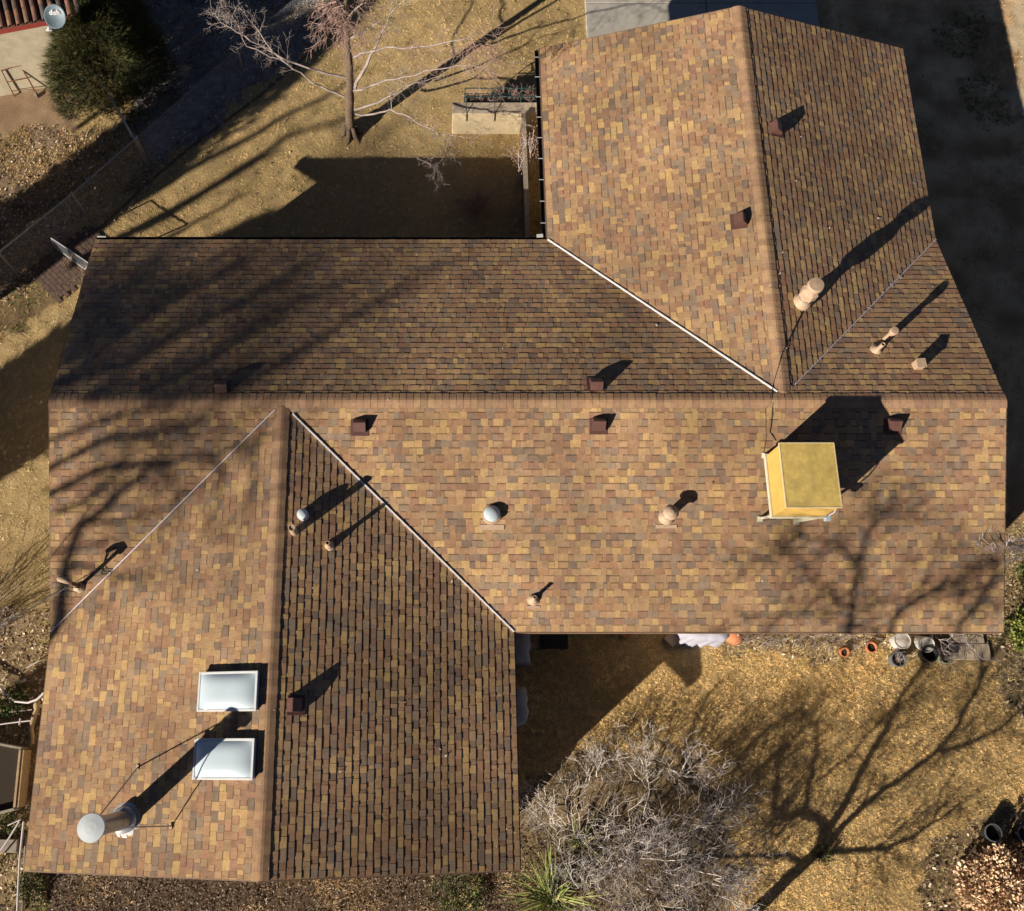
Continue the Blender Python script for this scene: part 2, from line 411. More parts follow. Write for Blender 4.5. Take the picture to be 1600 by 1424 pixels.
def blades(n_tuft, xr, yr, sel, pal, per, hgt, spread, seed, width=.0065, dens=None):
    g = np.random.default_rng(seed)
    x = g.uniform(*xr, n_tuft); y = g.uniform(*yr, n_tuft)
    k = ~keep_out(x, y); x, y = x[k], y[k]
    zw = zone_weights(x, y); k = sel(zw, x, y); x, y = x[k], y[k]
    if dens is not None:
        k = g.random(len(x)) < dens(x, y); x, y = x[k], y[k]
    n = len(x); tc = pal[g.integers(0, len(pal), n)] * g.uniform(.75, 1.2, (n, 1)) * np.clip(.55 + .95 * fbm(x, y, .6, 4, 2), .55, 1.3)[:, None]
    hs = g.uniform(.55, 1.3, n)
    x = np.repeat(x, per); y = np.repeat(y, per); tc = np.repeat(tc, per, 0); hs = np.repeat(hs, per); N_ = len(x)
    tc = tc * .65 + pal[g.integers(0, len(pal), N_)] * .35
    a = g.uniform(0, 2 * np.pi, N_); rr = g.random(N_) ** .7 * spread
    bx = x + np.cos(a) * rr * .6; by = y + np.sin(a) * rr * .6; bz = ground_z(bx, by) - .004
    a2 = a + g.normal(0, .7, N_); lean = g.uniform(.6, 1.7, N_); h = hgt * hs * g.uniform(.6, 1.25, N_)
    tx = bx + np.cos(a2) * h * lean; ty = by + np.sin(a2) * h * lean; tz = bz + h * (1.15 - .55 * lean)
    wv = width * g.uniform(.7, 1.5, N_); px_, py_ = -np.sin(a2) * wv, np.cos(a2) * wv
    v = np.stack([np.stack([bx - px_, by - py_, bz], 1), np.stack([bx + px_, by + py_, bz], 1), np.stack([tx, ty, tz], 1)], 1)
    return v, tc
def nolawn(z): return z['gravel'] | z['dirt'] | z['litter'] | z['bed'] | z['shrub'] | z['sand'] | z['flower']
V, T = [], []
def addb(r): V.append(r[0]); T.append(r[1])
inv = lambda z, x, y: ~(nolawn(z) | z['east'] | z['weeds'] | z['side'] | z['russet'] | z['right'])
addb(blades(40000, (-13, 4.6), (10.4, 22.3), inv, PAL['lawn'] * np.array([1.08, 1.0, .90]), 11, .036, .06, 1, .0042))
addb(blades(16000, (-13, -7), (-4, 10.4), inv, PAL['lawn'], 11, .038, .06, 2, .0042))
addb(blades(42000, (1.2, 14), (-4.6, 2.7), inv, PAL['lawn'] * np.array([1.24, 1.11, .95]), 10, .050, .055, 3, .0050))
addb(blades(5200, (-13, 4.6), (10.4, 22.3), inv, PAL['green'], 8, .055, .07, 4, dens=lambda x, y: np.clip((fbm(x, y, .5, 2, 3) - .55) * 5, 0, 1)))
addb(blades(900, (1.2, 14), (-4.6, 2.7), inv, PAL['green'], 8, .05, .07, 5, dens=lambda x, y: np.clip((fbm(x, y, .6, 2, 1) - .56) * 5, 0, 1)))
tag(tri_cloud('lawn_grass', np.concatenate(V), np.concatenate(T), m_grass), None, None, kind='stuff')
V, T = [], []
addb(blades(26000, (9.5, 20), (1, 21.5), lambda z, x, y: z['east'] & ~z['sand'], PAL['east'], 7, .05, .08, 6, dens=lambda x, y: np.clip((fbm(x, y, .7, 3, 2) - .36) * 4, .08, 1)))
addb(blades(9000, (-11, -1), (12, 22.5), lambda z, x, y: z['gravel'], PAL['lawn'] * .55, 6, .075, .09, 15, dens=lambda x, y: np.clip((fbm(x, y, 1.0, 3, 4) - .44) * 6, .02, 1)))
ctr = [at(1520, 30), at(1535, 140), at(1500, 60), at(1548, 165)]
addb(blades(5000, (12, 18), (13, 21.5), lambda z, x, y: np.min([np.hypot(x - c.x, y - c.y) for c in ctr], 0) < .75 * (fbm(x, y, 2, 2, 1) + .35), PAL['green'] * .7, 9, .07, .08, 7))
addb(blades(9000, (-13, -6.6), (-5, 3), lambda z, x, y: z['weeds'], PAL['lawn'] * .9, 7, .075, .09, 8, dens=lambda x, y: np.clip((fbm(x, y, .9, 3, 4) - .4) * 5, .05, 1)))
addb(blades(4500, (-13, -6.4), (-5, 3), lambda z, x, y: z['weeds'], PAL['green'], 9, .085, .09, 9, dens=lambda x, y: np.clip((fbm(x, y, 1.1, 3, 2) - .5) * 7, 0, 1)))
addb(blades(9000, (-7.2, 2.5), (-4.8, -1.6), lambda z, x, y: z['bed'], PAL['east'], 6, .07, .09, 10, dens=lambda x, y: np.clip((fbm(x, y, 1.1, 3, 2) - .45) * 5, 0, 1)))
addb(blades(15000, (-13, -6.5), (9, 18), lambda z, x, y: z['litter'] | z['side'], PAL['lawn'] * np.array([.72, .64, .6]), 7, .085, .09, 11, dens=lambda x, y: np.clip((fbm(x, y, .9, 3, 3) - .36) * 5, .06, 1)))
addb(blades(4500, (-13, -6.5), (9, 18), lambda z, x, y: z['litter'] | z['side'], PAL['green'], 8, .08, .09, 14, dens=lambda x, y: np.clip((fbm(x, y, 1.3, 3, 1) - .5) * 7, 0, 1)))
addb(blades(7000, (9, 14.5), (-4.6, 5), lambda z, x, y: z['right'] | z['russet'], PAL['lawn'] * .75, 8, .07, .09, 12))
addb(blades(2500, (4, 11), (1.3, 2.8), lambda z, x, y: z['flower'], PAL['lawn'] * .9, 9, .11, .10, 13))
tag(tri_cloud('weeds', np.concatenate(V), np.concatenate(T), m_grass), None, None, kind='stuff')

# fallen leaves and gravel
LEAFPAL = np.array([(.40, .28, .18), (.52, .41, .29), (.30, .18, .10), (.20, .12, .07), (.60, .50, .38), (.14, .09, .06)])
def litter(n, xr, yr, sel, size, seed, pal=LEAFPAL, dens=None):
    g = np.random.default_rng(seed); x = g.uniform(*xr, n); y = g.uniform(*yr, n)
    k = ~keep_out(x, y); x, y = x[k], y[k]
    zw = zone_weights(x, y); k = sel(zw, x, y); x, y = x[k], y[k]
    if dens is not None: k = g.random(len(x)) < dens(x, y); x, y = x[k], y[k]
    n = len(x); c = np.stack([x, y, ground_z(x, y) + g.uniform(.004, .05, n)], 1)
    a = g.uniform(0, 6.28, n); s = size * g.uniform(.5, 1.4, n)
    d = np.stack([np.cos(a), np.sin(a), g.normal(0, .35, n)], 1) * s[:, None]; e = np.stack([-np.sin(a), np.cos(a), g.normal(0, .35, n)], 1) * (s * .55)[:, None]
    v = np.stack([c - d, c - e, c + d * 1., c + e], 1)
    return v, pal[g.integers(0, len(pal), n)] * g.uniform(.7, 1.15, (n, 1))
P_E0, P_E1 = at(110, 385), at(520, 45)
V, T = [], []
addb(litter(13000, (-13.5, -6.5), (9, 19), lambda z, x, y: z['litter'], .033, 21))
addb(litter(14000, (-11, -1), (12, 22), lambda z, x, y: z['gravel'], .030, 22, dens=lambda x, y: np.clip((fbm(x, y, 1.2, 2, 2) - .38) * 4, .1, 1)))
addb(litter(5000, (-10, -1), (12, 22), lambda z, x, y: np.abs((x - P_E0[0]) * (P_E1[1] - P_E0[1]) - (y - P_E0[1]) * (P_E1[0] - P_E0[0])) / math.hypot(P_E1[0] - P_E0[0], P_E1[1] - P_E0[1]) < .45 * fbm(x, y, 1.5, 2, 1) + .12, .034, 33))
addb(litter(30000, (-8.5, 6), (-4.8, -1.6), lambda z, x, y: z['bed'] | z['shrub'], .024, 23, LEAFPAL * .36))
addb(litter(6000, (-12.5, -6.8), (-5, 3), lambda z, x, y: z['weeds'], .036, 24))
addb(litter(5000, (9, 14), (-5, 4), lambda z, x, y: z['russet'] | z['right'], .04, 25))
addb(litter(2500, (4, 11.3), (1.2, 2.7), lambda z, x, y: z['flower'], .035, 26))
addb(litter(500, (-8, 4), (10, 21), lambda z, x, y: ~nolawn(z), .028, 27))
addb(litter(800, (11, 20), (1, 21), lambda z, x, y: z['east'], .026, 28, LEAFPAL * 1.1))
addb(litter(260, (1.5, 13), (-4.6, 2.2), lambda z, x, y: ~nolawn(z), .022, 29))
tag(tri_cloud('fallen_leaves', np.concatenate(V), np.concatenate(T), m_leaf, nper=4), None, None, kind='stuff')
g = np.random.default_rng(31); V, T = [], []
n = 16000; x = g.uniform(-11.5, -1, n); y = g.uniform(12, 22.5, n); k = zone_weights(x, y)['gravel']; x, y = x[k], y[k]; n = len(x)
s = g.uniform(.012, .035, n); c = np.stack([x, y, ground_z(x, y) + s * .3], 1)
dirs = np.array([(1, 0, 0), (0, 1, 0), (-1, 0, 0), (0, -1, 0)], float); topv = np.array([0, 0, .8])
for i in range(4):
    p = dirs[i] * g.uniform(.7, 1.3, (n, 1)); q = dirs[(i + 1) % 4]
    V.append(np.stack([c + dirs[i] * s[:, None], c + q * s[:, None], c + (topv + .25 * (dirs[i] + q)) * s[:, None]], 1))
gt = np.array([(.22, .21, .215), (.30, .285, .28), (.13, .13, .135), (.40, .37, .34)])[g.integers(0, 4, n)]
tag(tri_cloud('gravel', np.concatenate(V), np.tile(gt, (4, 1)), m_leaf), None, None, kind='stuff')
# ------------------------------------------------------------------ the house
house = thing('house', 'long brown and tan shingled house with two crossing gable wings', 'house', (XM + 4, YR, 0))
zS = (HR - H2) / PM; zN = (HR - H3) / PM
J2 = (XM, YR - zS, H2); J3 = (XQ, YR + zN, H3)
c_ = lambda p: math.cos(math.atan(p)); s_ = lambda p: math.sin(math.atan(p))
def frame(d, p):
    c, s = c_(p), s_(p)
    return {'S': (Vector((1, 0, 0)), Vector((0, c, s)), Vector((0, -s, c))), 'N': (Vector((-1, 0, 0)), Vector((0, -c, s)), Vector((0, s, c))),
            'W': (Vector((0, -1, 0)), Vector((c, 0, s)), Vector((-s, 0, c))), 'E': (Vector((0, 1, 0)), Vector((-c, 0, s)), Vector((s, 0, c)))}[d]
SL = [('N', PM, (XW, YN, HE), [(XW, YN, HE), (XN, YN, HE), J3, (XQ, YR, HR), (XW, YR, HR)]),
      ('N', PM, (XE, YN, HE), [(XE, YN, HE), J3, (XQ, YR, HR), (XE, YR, HR)]),
      ('S', PM, (XE, YS, HE), [(XI, YS, HE), (XE, YS, HE), (XE, YR, HR), (XM, YR, HR), J2]),
      ('S', PM, (XW, YS, HE), [(XW, YS, HE), J2, (XM, YR, HR), (XW, YR, HR)]),
      ('W', P2, (XW, YSE, HE), [(XW, YSE, HE), (XW, YS, HE), J2, (XM, YSE, H2)]),
      ('E', P2, (XI, YSE, HE), [(XI, YSE, HE), (XI, YS, HE), J2, (XM, YSE, H2)]),
      ('W', P3, (XN, YNE, HE), [(XN, YN, HE), (XN, YNE, HE), (XQ, YNE, H3), J3]),
      ('E', P3, (XE, YN, HE), [(XE, YNE, HE), (XE, YN, HE), J3, (XQ, YNE, H3)])]
TABS = [((.402, .266, .124), 16), ((.335, .215, .118), 32), ((.295, .176, .102), 25), ((.250, .149, .096), 17), ((.238, .172, .120), 18), ((.190, .134, .098), 9), ((.300, .197, .116), 20)]
TC, TW = [t[0] for t in TABS], [t[1] for t in TABS]
def clip(poly, pl):
    """poly: [(u,v)], pl: convex polygon ccw"""
    out = poly
    for i in range(len(pl)):
        a, b = pl[i], pl[(i + 1) % len(pl)]; ex, ey = b[0] - a[0], b[1] - a[1]
        inp, out = out, []
        if not inp: return []
        for k in range(len(inp)):
            p, q = inp[k], inp[(k + 1) % len(inp)]
            sp = ex * (p[1] - a[1]) - ey * (p[0] - a[0]); sq = ex * (q[1] - a[1]) - ey * (q[0] - a[0])
            if sp >= 0: out.append(p)
            if (sp >= 0) != (sq >= 0):
                t = sp / (sp - sq); out.append((p[0] + (q[0] - p[0]) * t, p[1] + (q[1] - p[1]) * t))
    return out
EXPO = .1415
rb = random.Random(5)
roof = MB()
for d, p, o, poly in SL:
    u, v, n = frame(d, p); o = Vector(o)
    uv = [((Vector(q) - o).dot(u), (Vector(q) - o).dot(v)) for q in poly]
    area = sum(uv[i][0] * uv[(i + 1) % len(uv)][1] - uv[(i + 1) % len(uv)][0] * uv[i][1] for i in range(len(uv)))
    if area < 0: uv.reverse()
    u0, u1 = min(q[0] for q in uv), max(q[0] for q in uv); vmax = max(q[1] for q in uv)
    # solid under-layer so no light comes through the joints
    roof.poly([o + u * q[0] + v * q[1] - n * .004 for q in uv], 0, (.06, .045, .035))
    k = 0
    while k * EXPO < vmax:
        v0, v1 = k * EXPO - (.02 if k == 0 else 0), (k + 1) * EXPO
        x = u0 - rb.uniform(0, .3); tooth = rb.random() < .5; last = None; lasttooth = False
        wob = rb.uniform(-.0025, .0025)
        while x < u1:
            wdt = rb.choice((.075, .10, .12, .14, .16, .19, .22)) * rb.uniform(.9, 1.1)
            tooth = (not tooth) if rb.random() < .82 else tooth
            col = last if (last and rb.random() < .12) else rb.choices(TC, TW)[0]
            last = col
            st_ = 1 + (float(VNS[2](np.array([x * 1.1 + 300]), np.array([v0 * .12 + 40 + 9 * p * 100]))[0]) - .5) * .26 + (float(VNS[4](np.array([x * .35 + 90]), np.array([v0 * .5 + 11]))[0]) - .5) * .16
            c = tuple(q * st_ for q in jitter(col, .08, rb)); wg = wdt - .003
            lo = .0145 if tooth else .0100
            vv0 = v0 + wob + (0 if tooth else .001) + rb.uniform(-.0012, .0012)
            hgt = lambda q: lo * (1 - .75 * (q[1] - v0) / EXPO)
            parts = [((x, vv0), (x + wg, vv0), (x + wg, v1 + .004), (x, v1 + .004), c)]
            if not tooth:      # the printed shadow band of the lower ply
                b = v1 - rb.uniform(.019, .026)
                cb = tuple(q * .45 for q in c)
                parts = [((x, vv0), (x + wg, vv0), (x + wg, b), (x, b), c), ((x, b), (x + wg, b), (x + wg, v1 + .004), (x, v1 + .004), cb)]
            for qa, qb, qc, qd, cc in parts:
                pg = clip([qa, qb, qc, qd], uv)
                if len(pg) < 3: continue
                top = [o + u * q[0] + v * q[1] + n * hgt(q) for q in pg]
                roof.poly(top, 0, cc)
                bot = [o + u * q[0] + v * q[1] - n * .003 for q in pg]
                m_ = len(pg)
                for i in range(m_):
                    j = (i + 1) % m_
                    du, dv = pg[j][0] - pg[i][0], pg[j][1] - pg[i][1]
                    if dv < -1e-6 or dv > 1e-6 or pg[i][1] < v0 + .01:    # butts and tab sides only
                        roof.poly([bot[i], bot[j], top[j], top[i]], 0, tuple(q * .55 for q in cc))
            x += wdt
        k += 1
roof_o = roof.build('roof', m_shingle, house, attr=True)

# ridge caps: bent pieces lapping along each ridge
def ridge(a, b, pl, pr, wl_=.155, name='ridge_cap'):
    a, b = Vector(a), Vector(b); d = (b - a); L = d.length; d.normalize(); side = Vector((-d.y, d.x, 0))
    mb = MB(); x = 0; e = .142
    sl, sr = math.atan(pl), math.atan(pr)
    while x < L:
        x1 = min(x + e + .03, L + .01); c = jitter(rb.choice([(.300, .188, .112), (.280, .174, .106), (.318, .202, .116), (.262, .162, .104)]), .08, rb)
        jit = rb.uniform(-.006, .006)
        def prof(xx, lift):
            pts = []
            for s, lat in ((1, wl_), (1, .05), (0, 0), (-1, .05), (-1, wl_)):
                ang = sl if s >= 0 else sr
                drop = math.tan(ang) * lat
                rn = .012 if lat == .05 else (0.004 if lat == 0 else .013)
                pts.append(a + d * xx + side * (s * (lat + (jit if lat == wl_ else 0))) + Vector((0, 0, -drop + rn + lift)))
            return pts
        P, Q = prof(x, .012), prof(x1, .007)
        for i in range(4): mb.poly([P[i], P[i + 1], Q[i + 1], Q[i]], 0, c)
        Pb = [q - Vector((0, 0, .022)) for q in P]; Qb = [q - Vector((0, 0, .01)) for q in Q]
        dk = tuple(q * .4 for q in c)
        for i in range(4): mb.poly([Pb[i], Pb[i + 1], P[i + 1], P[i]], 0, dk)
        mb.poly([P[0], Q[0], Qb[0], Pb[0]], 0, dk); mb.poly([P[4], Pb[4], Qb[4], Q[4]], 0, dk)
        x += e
    return mb.build(name, m_shingle, roof_o, attr=True)
ridge((XE + .01, YR, HR), (XW - .01, YR, HR), PM, PM)
ridge((XM, YSE - .01, H2), (XM, YR - zS - .02, H2), P2, P2)
ridge((XQ, YNE + .01, H3), (XQ, YR + zN + .02, H3), P3, P3)

# valley metal
def valley(a, b, w, h, m, wig=0.):
    mb = MB(); a, b = Vector(a), Vector(b); n = 14 if wig else 2
    pts = [a.lerp(b, i / (n - 1)) + Vector((0, 0, .014 + h / 2 + rnd.uniform(0, wig))) for i in range(n)]
    for i in range(n - 1): mb.beam(pts[i], pts[i + 1], w, h)
    return mb.build('valley_flashing', m, roof_o)
up_ = Vector((0, 0, .006))
valley(Vector(J2) + Vector((.22, -.21, -.055)), Vector((XI, YS, HE)), .026, .024, m_flash)
valley(Vector(J3) + Vector((-.12, .08, -.03)), Vector((XN, YN, HE)), .026, .024, m_flash)
valley(Vector(J2) + Vector((-.14, -.13, -.035)), Vector((XW, YS, HE)), .022, .016, m_flash2, .004)
valley(Vector(J3) + Vector((.28, .26, -.08)), Vector((XE, YN, HE)), .020, .016, m_flash2, .004)
# pine splinters caught along the north-east valley
mb = MB()
for i in range(26):
    t = rnd.uniform(.02, .75); q = Vector(J3).lerp(Vector((XE, YN, HE)), t) + Vector((0, 0, .03)); a = rnd.uniform(0, 6.28); l = rnd.uniform(.06, .16)
    mb.tube([q - Vector((math.cos(a), math.sin(a), .0)) * l * .5, q + Vector((math.cos(a), math.sin(a), .1)) * l * .5], .003, 3)
tag(mb.build('twig_litter', m_twig), None, None, kind='stuff')

# fascia boards, soffit, gutters
def board(a, b, drop, th, name, m, parent):
    mb = MB(); a, b = Vector(a), Vector(b)
    mb.beam(a - Vector((0, 0, drop / 2 + .012)), b - Vector((0, 0, drop / 2 + .012)), th, drop)
    return mb.build(name, m, parent)
e = .014
for a, b in [((XW - e, YS, HE), (XW - e, YSE, HE)), ((XI + e, YSE, HE), (XI + e, YS, HE)), ((XI, YS - e, HE), (XE, YS - e, HE)), ((XE + e, YN, HE), (XE + e, YNE, HE)),
             ((XN - e, YN, HE), (XN - e, YNE, HE)), ((XW, YN + e, HE), (XN, YN + e, HE)),
             ((XW - e, YN, HE), (XW - e, YR, HR)), ((XW - e, YR, HR), (XW - e, YS, HE)), ((XE + e, YS, HE), (XE + e, YR, HR)), ((XE + e, YR, HR), (XE + e, YN, HE)),
             ((XW, YSE - e, HE), (XM, YSE - e, H2)), ((XM, YSE - e, H2), (XI, YSE - e, HE)), ((XN, YNE + e, HE), (XQ, YNE + e, H3)), ((XQ, YNE + e, H3), (XE, YNE + e, HE))]:
    board(a, b, .16, .022, 'fascia', m_fascia, roof_o)
mb = MB()
for d, p, o, poly in SL:     # boarded underside, 12 cm below the shingles
    pts = [Vector(q) - Vector((0, 0, .13)) for q in poly]
    mb.poly(list(reversed(pts)))
mb.build('soffit', m_soffit, roof_o)
def gutter(a, b, out, name='gutter', straps=0, gw_=1.):
    mb = MB(); a, b = Vector(a), Vector(b); d = (b - a).normalized(); out = Vector(out)
    prof = [(0.0, -.04), (0.0, -.12), (.05, -.12), (.075 * gw_, -.045), (.068 * gw_, -.045), (.045, -.108), (.01, -.108), (.01, -.04)]
    A = [a + out * (x + .026) + Vector((0, 0, z)) for x, z in prof]; B = [b + out * (x + .026) + Vector((0, 0, z)) for x, z in prof]
    n = len(prof)
    for i in range(n): mb.poly([A[i], A[(i + 1) % n], B[(i + 1) % n], B[i]])
    mb.poly(A[::-1]); mb.poly(B)
    for e_ in (a, b): mb.box(e_ + out * .06 - Vector((0, 0, .08)), .012 if abs(d.x) > .5 else .07, .07 if abs(d.x) > .5 else .012, .08)
    g = mb.build(name, m_gutter, house)
    if straps:
        for i in range(straps):
            q = a.lerp(b, (i + .6) / straps); s = MB()
            s.box(q + out * .085 + Vector((0, 0, -.014)), .014 if abs(d.x) > .5 else .115, .115 if abs(d.x) > .5 else .014, .006)
            s.build('strap', m_white, g)
    return g
gutter((XN, YN + .1, HE), (XN, YNE, HE), (-1, 0, 0), straps=9, gw_=1.35)
gutter((XW, YN, HE), (XN - .14, YN, HE), (0, 1, 0))
mb = MB(); mb.box((XN - .17, YN + .12, HE - .03), .14, .07, .03, rz=.1); mb.build('downspout_outlet', m_white, house)
mb = MB(); mb.box((XW + .12, YN + .09, HE - .02), .2, .02, .02); mb.build('gutter_end', m_white, house)

# walls with gables
ov, rk = .55, .50
def walls(x0, x1, y0, y1, axis_, hr, he, pz):
    mb = MB(); top = he - .02
    mb.hexa([(x0, y0, -.2), (x1, y0, -.2), (x1, y1, -.2), (x0, y1, -.2), (x0, y0, top), (x1, y0, top), (x1, y1, top), (x0, y1, top)])
    if axis_ == 'x':
        ym = (y0 + y1) / 2; zt = top + (y1 - y0) / 2 * pz
        for x in (x0, x1): mb.mesh([(x - .05, y0, top), (x - .05, y1, top), (x - .05, ym, zt), (x + .05, y0, top), (x + .05, y1, top), (x + .05, ym, zt)], [(0, 1, 2), (5, 4, 3), (0, 2, 5, 3), (1, 4, 5, 2)])
    else:
        xm = (x0 + x1) / 2; zt = top + (x1 - x0) / 2 * pz
        for y in (y0, y1): mb.mesh([(x0, y - .05, top), (x1, y - .05, top), (xm, y - .05, zt), (x0, y + .05, top), (x1, y + .05, top), (xm, y + .05, zt)], [(0, 1, 2), (5, 4, 3), (0, 2, 5, 3), (1, 4, 5, 2)])
    return mb.build('wall', m_stucco, house)
walls(XW + rk, XE - rk, YS + ov, YN - ov, 'x', HR, HE, PM)
walls(XW + ov, XI - ov, YSE + rk, YR - .5, 'y', H2, HE, P2)
walls(XN + ov, XE - ov, YR + .5, YNE - rk, 'y', H3, HE, P3)

# ---- things fixed to the roof
def slope_at(p):
    x, y = p.x, p.y
    best = None
    if YS <= y <= YN: best = (HR - abs(y - YR) * PM, 'S' if y < YR else 'N', PM)
    if XW <= x <= XI and YSE <= y <= YR:
        z = H2 - abs(x - XM) * P2
        if best is None or z > best[0]: best = (z, 'W' if x < XM else 'E', P2)
    if XN <= x <= XE and y >= YR:
        z = H3 - abs(x - XQ) * P3
        if best is None or z > best[0]: best = (z, 'W' if x < XQ else 'E', P3)
    return best[1], best[2]
def box_vent(px, py, k=.9):
    p = on_roof(px, py); d, pt = slope_at(p); u, v, n = frame(d, pt)
    root = MB()
    W = .135 * k
    prof = [(-.15, .012), (-.15, .095), (-.125, .12), (.055, .215), (.075, .205), (.145, .05), (.145, .012)]
    prof = [(a * k, b * k) for a, b in prof]
    A = [p + u * -W + v * a + n * b for a, b in prof]; B = [p + u * W + v * a + n * b for a, b in prof]
    m_ = len(prof)
    for i in range(m_ - 1): root.poly([A[i + 1], A[i], B[i], B[i + 1]])
    root.poly(A); root.poly(B[::-1])
    o = root.build('box_vent', m_brownmetal, house, bevel=.006)
    f = MB(); f.box(p + n * .016 - v * .05 * k, .40 * k, .36 * k, .007, axes=(u, v, n)); f.build('vent_flange', m_brownmetal, o)
    g = MB(); g.box(p - v * .152 * k + n * .055 * k, W * 1.7, .004, .06 * k, axes=(u, v, n)); g.build('vent_opening', m_black, o)
    return o
for q in [(562, 665), (935, 663), (1394, 663), (347, 607), (931, 603), (1157, 346), (1210, 203), (459, 1102)]: box_vent(*q)

Z3 = (Vector((1, 0, 0)), Vector((0, 1, 0)), Vector((0, 0, 1)))
def flange(p, w, l, m, parent, back=.0):
    d, pt = slope_at(p); u, v, n = frame(d, pt)
    f = MB(); f.box(p + n * .015 - v * back, w, l, .008, axes=(u, v, n)); return f.build('flange', m, parent)
def dome_light(px, py, r, h):
    p = on_roof(px, py); 
    a = MB(); a.lathe([(r * 1.12, -.12), (r * 1.1, h), (r * 1.16, h + .01), (r * 1.16, h + .035), (r * 1.0, h + .04)], p, 28)
    o = a.build('tube_skylight', m_tanmetal if r > .15 else m_white, house, smooth=False)
    b = MB(); b.lathe([(r * math.cos(t), h + .038 + r * .62 * math.sin(t)) for t in [i * math.pi / 2 / 8 for i in range(9)]], p, 28)
    b.build('dome', m_dome, o, smooth=True)
    return p, o
p, o = dome_light(768, 805, .165, .07); d, pt = slope_at(p); u, v, n = frame(d, pt)
f = MB(); f.box(p - v * .245 + n * .016, .50, .10, .008, axes=(u, v, n)); f.build('flange', m_tanmetal, o)
p, o = dome_light(474, 806, .095, .10)
def pipe(px, py, r, h, cone=.0, ch=.0, hole=True, m=m_tanmetal):
    p = on_roof(px, py); a = MB(); wall = r * .72
    a.lathe([(r, -.1), (r, h), (wall, h), (wall, h - .12)] , p, 18)
    o = a.build('vent_pipe', m, house, smooth=False)
    b = MB(); b.lathe([(wall * .98, 0), (0.001, 0)], p + Vector((0, 0, h - .05 if hole else h - .02)), 18); b.build('pipe_bore', m_black if hole else m_tanmetal, o)
    if cone:
        d, pt = slope_at(p); ax = frame(d, pt); c = MB(); c.lathe([(cone * 1.25, .006), (cone, .02), (cone * .9, ch * .5), (r * 1.15, ch), (r * 1.01, ch + .01)], p, 20, axes=Z3); c.build('boot', m, o)
    return p, o
pipe(460, 832, .07, .41, hole=False)
pipe(514, 853, .042, .29, .085, .12)
p, o = pipe(833, 937, .035, .31, .105, .13)
d, pt = slope_at(p); u, v, n = frame(d, pt); f = MB(); f.box(p - v * .15 + n * .016, .26, .05, .008, axes=(u, v, n)); f.build('flange', m_tanmetal, o)
pipe(1369, 548, .042, .33, .11, .1)
# flue with a mushroom cap on the south slope
p = on_roof(1041, 808)
a = MB(); a.lathe([(.085, -.1), (.085, .42)], p, 20); o = a.build('flue', m_tanmetal, house)
b = MB(); b.lathe([(.165, .0), (.15, .03), (.12, .09), (.09, .12)], p, 22); b.build('boot', m_tanmetal, o)
b = MB(); b.lathe([(.06, .36), (.15, .36), (.155, .385), (.11, .43), (.04, .465), (.001, .47)], p, 22); b.build('flue_cap', m_tanmetal, o)
d, pt = slope_at(p); u, v, n = frame(d, pt); f = MB(); f.box(p - v * .19 + n * .016, .42, .07, .008, axes=(u, v, n)); f.build('flange', m_tanmetal, o)
# tall flue with draught hood on the north-east slope
p = on_roof(1252, 473)
a = MB(); a.lathe([(.10, -.15), (.10, .45)], p, 22); o = a.build('flue', m_tanmetal, house)
b = MB(); b.lathe([(.20, -.08), (.19, .08), (.14, .16), (.11, .2)], p, 24); b.build('boot', m_tanmetal, o)
b = MB(); b.lathe([(.10, .32), (.185, .36), (.185, .54), (.13, .60)], p, 8); b.build('draught_hood', m_tanmetal, o)
b = MB(); b.lathe([(.125, .58), (.125, .72), (.165, .725), (.165, .80), (.15, .825), (.001, .835)], p, 24); b.build('flue_cap', m_tanmetal, o)
# slimmer flue with a bell top
p = on_roof(1382, 531)
a = MB(); a.lathe([(.055, -.1), (.055, .33), (.08, .37), (.09, .45), (.08, .47), (.001, .475)], p, 20); o = a.build('flue', m_tanmetal, house)
# square vent box on the same slope
p = on_roof(1432, 573); a = MB(); a.box(p + Vector((0, 0, .08)), .17, .17, .24, rz=.05); o = a.build('square_vent', m_tanmetal, house, bevel=.008)
b = MB(); b.box(p + Vector((0, 0, .206)), .19, .19, .012, rz=.05); b.build('vent_lid', m_tanmetal, o)
# skylights
def skylight(px, py):
    p = on_roof(px, py); d, pt = slope_at(p); u, v, n = frame(d, pt)
    hu, hv = .355, .60; ct = p + n * .13
    a = MB(); a.box(p + n * .06, hu * 2 - .04, hv * 2 - .04, .13, axes=(u, v, n)); o = a.build('skylight', m_skyframe, house, bevel=.006)
    f = MB()
    for su, sv, lu, lv in ((0, hv - .02, hu * 2, .04), (0, -hv + .02, hu * 2, .04), (hu - .02, 0, .04, hv * 2 - .082), (-hu + .02, 0, .04, hv * 2 - .082)):
        f.box(ct + u * su + v * sv + n * .012, lu, lv, .028, axes=(u, v, n))
    f.build('skylight_frame', m_white, o, bevel=.004)
    g = MB(); nu, nv = 18, 26; pts = []
    for i in range(nu + 1):
        for j in range(nv + 1):
            s, t = i / nu * 2 - 1, j / nv * 2 - 1
            h = .085 * (1 - abs(s) ** 3.2) * (1 - abs(t) ** 3.6)
            pts.append(ct + u * s * (hu - .038) + v * t * (hv - .038) + n * (.016 + h))
    g.mesh(pts, [(i * (nv + 1) + j, (i + 1) * (nv + 1) + j, (i + 1) * (nv + 1) + j + 1, i * (nv + 1) + j + 1) for i in range(nu) for j in range(nv)])
    g.build('acrylic_dome', m_acrylic, o, smooth=True)
for q in ((361, 1081), (355, 1186)): skylight(*q)
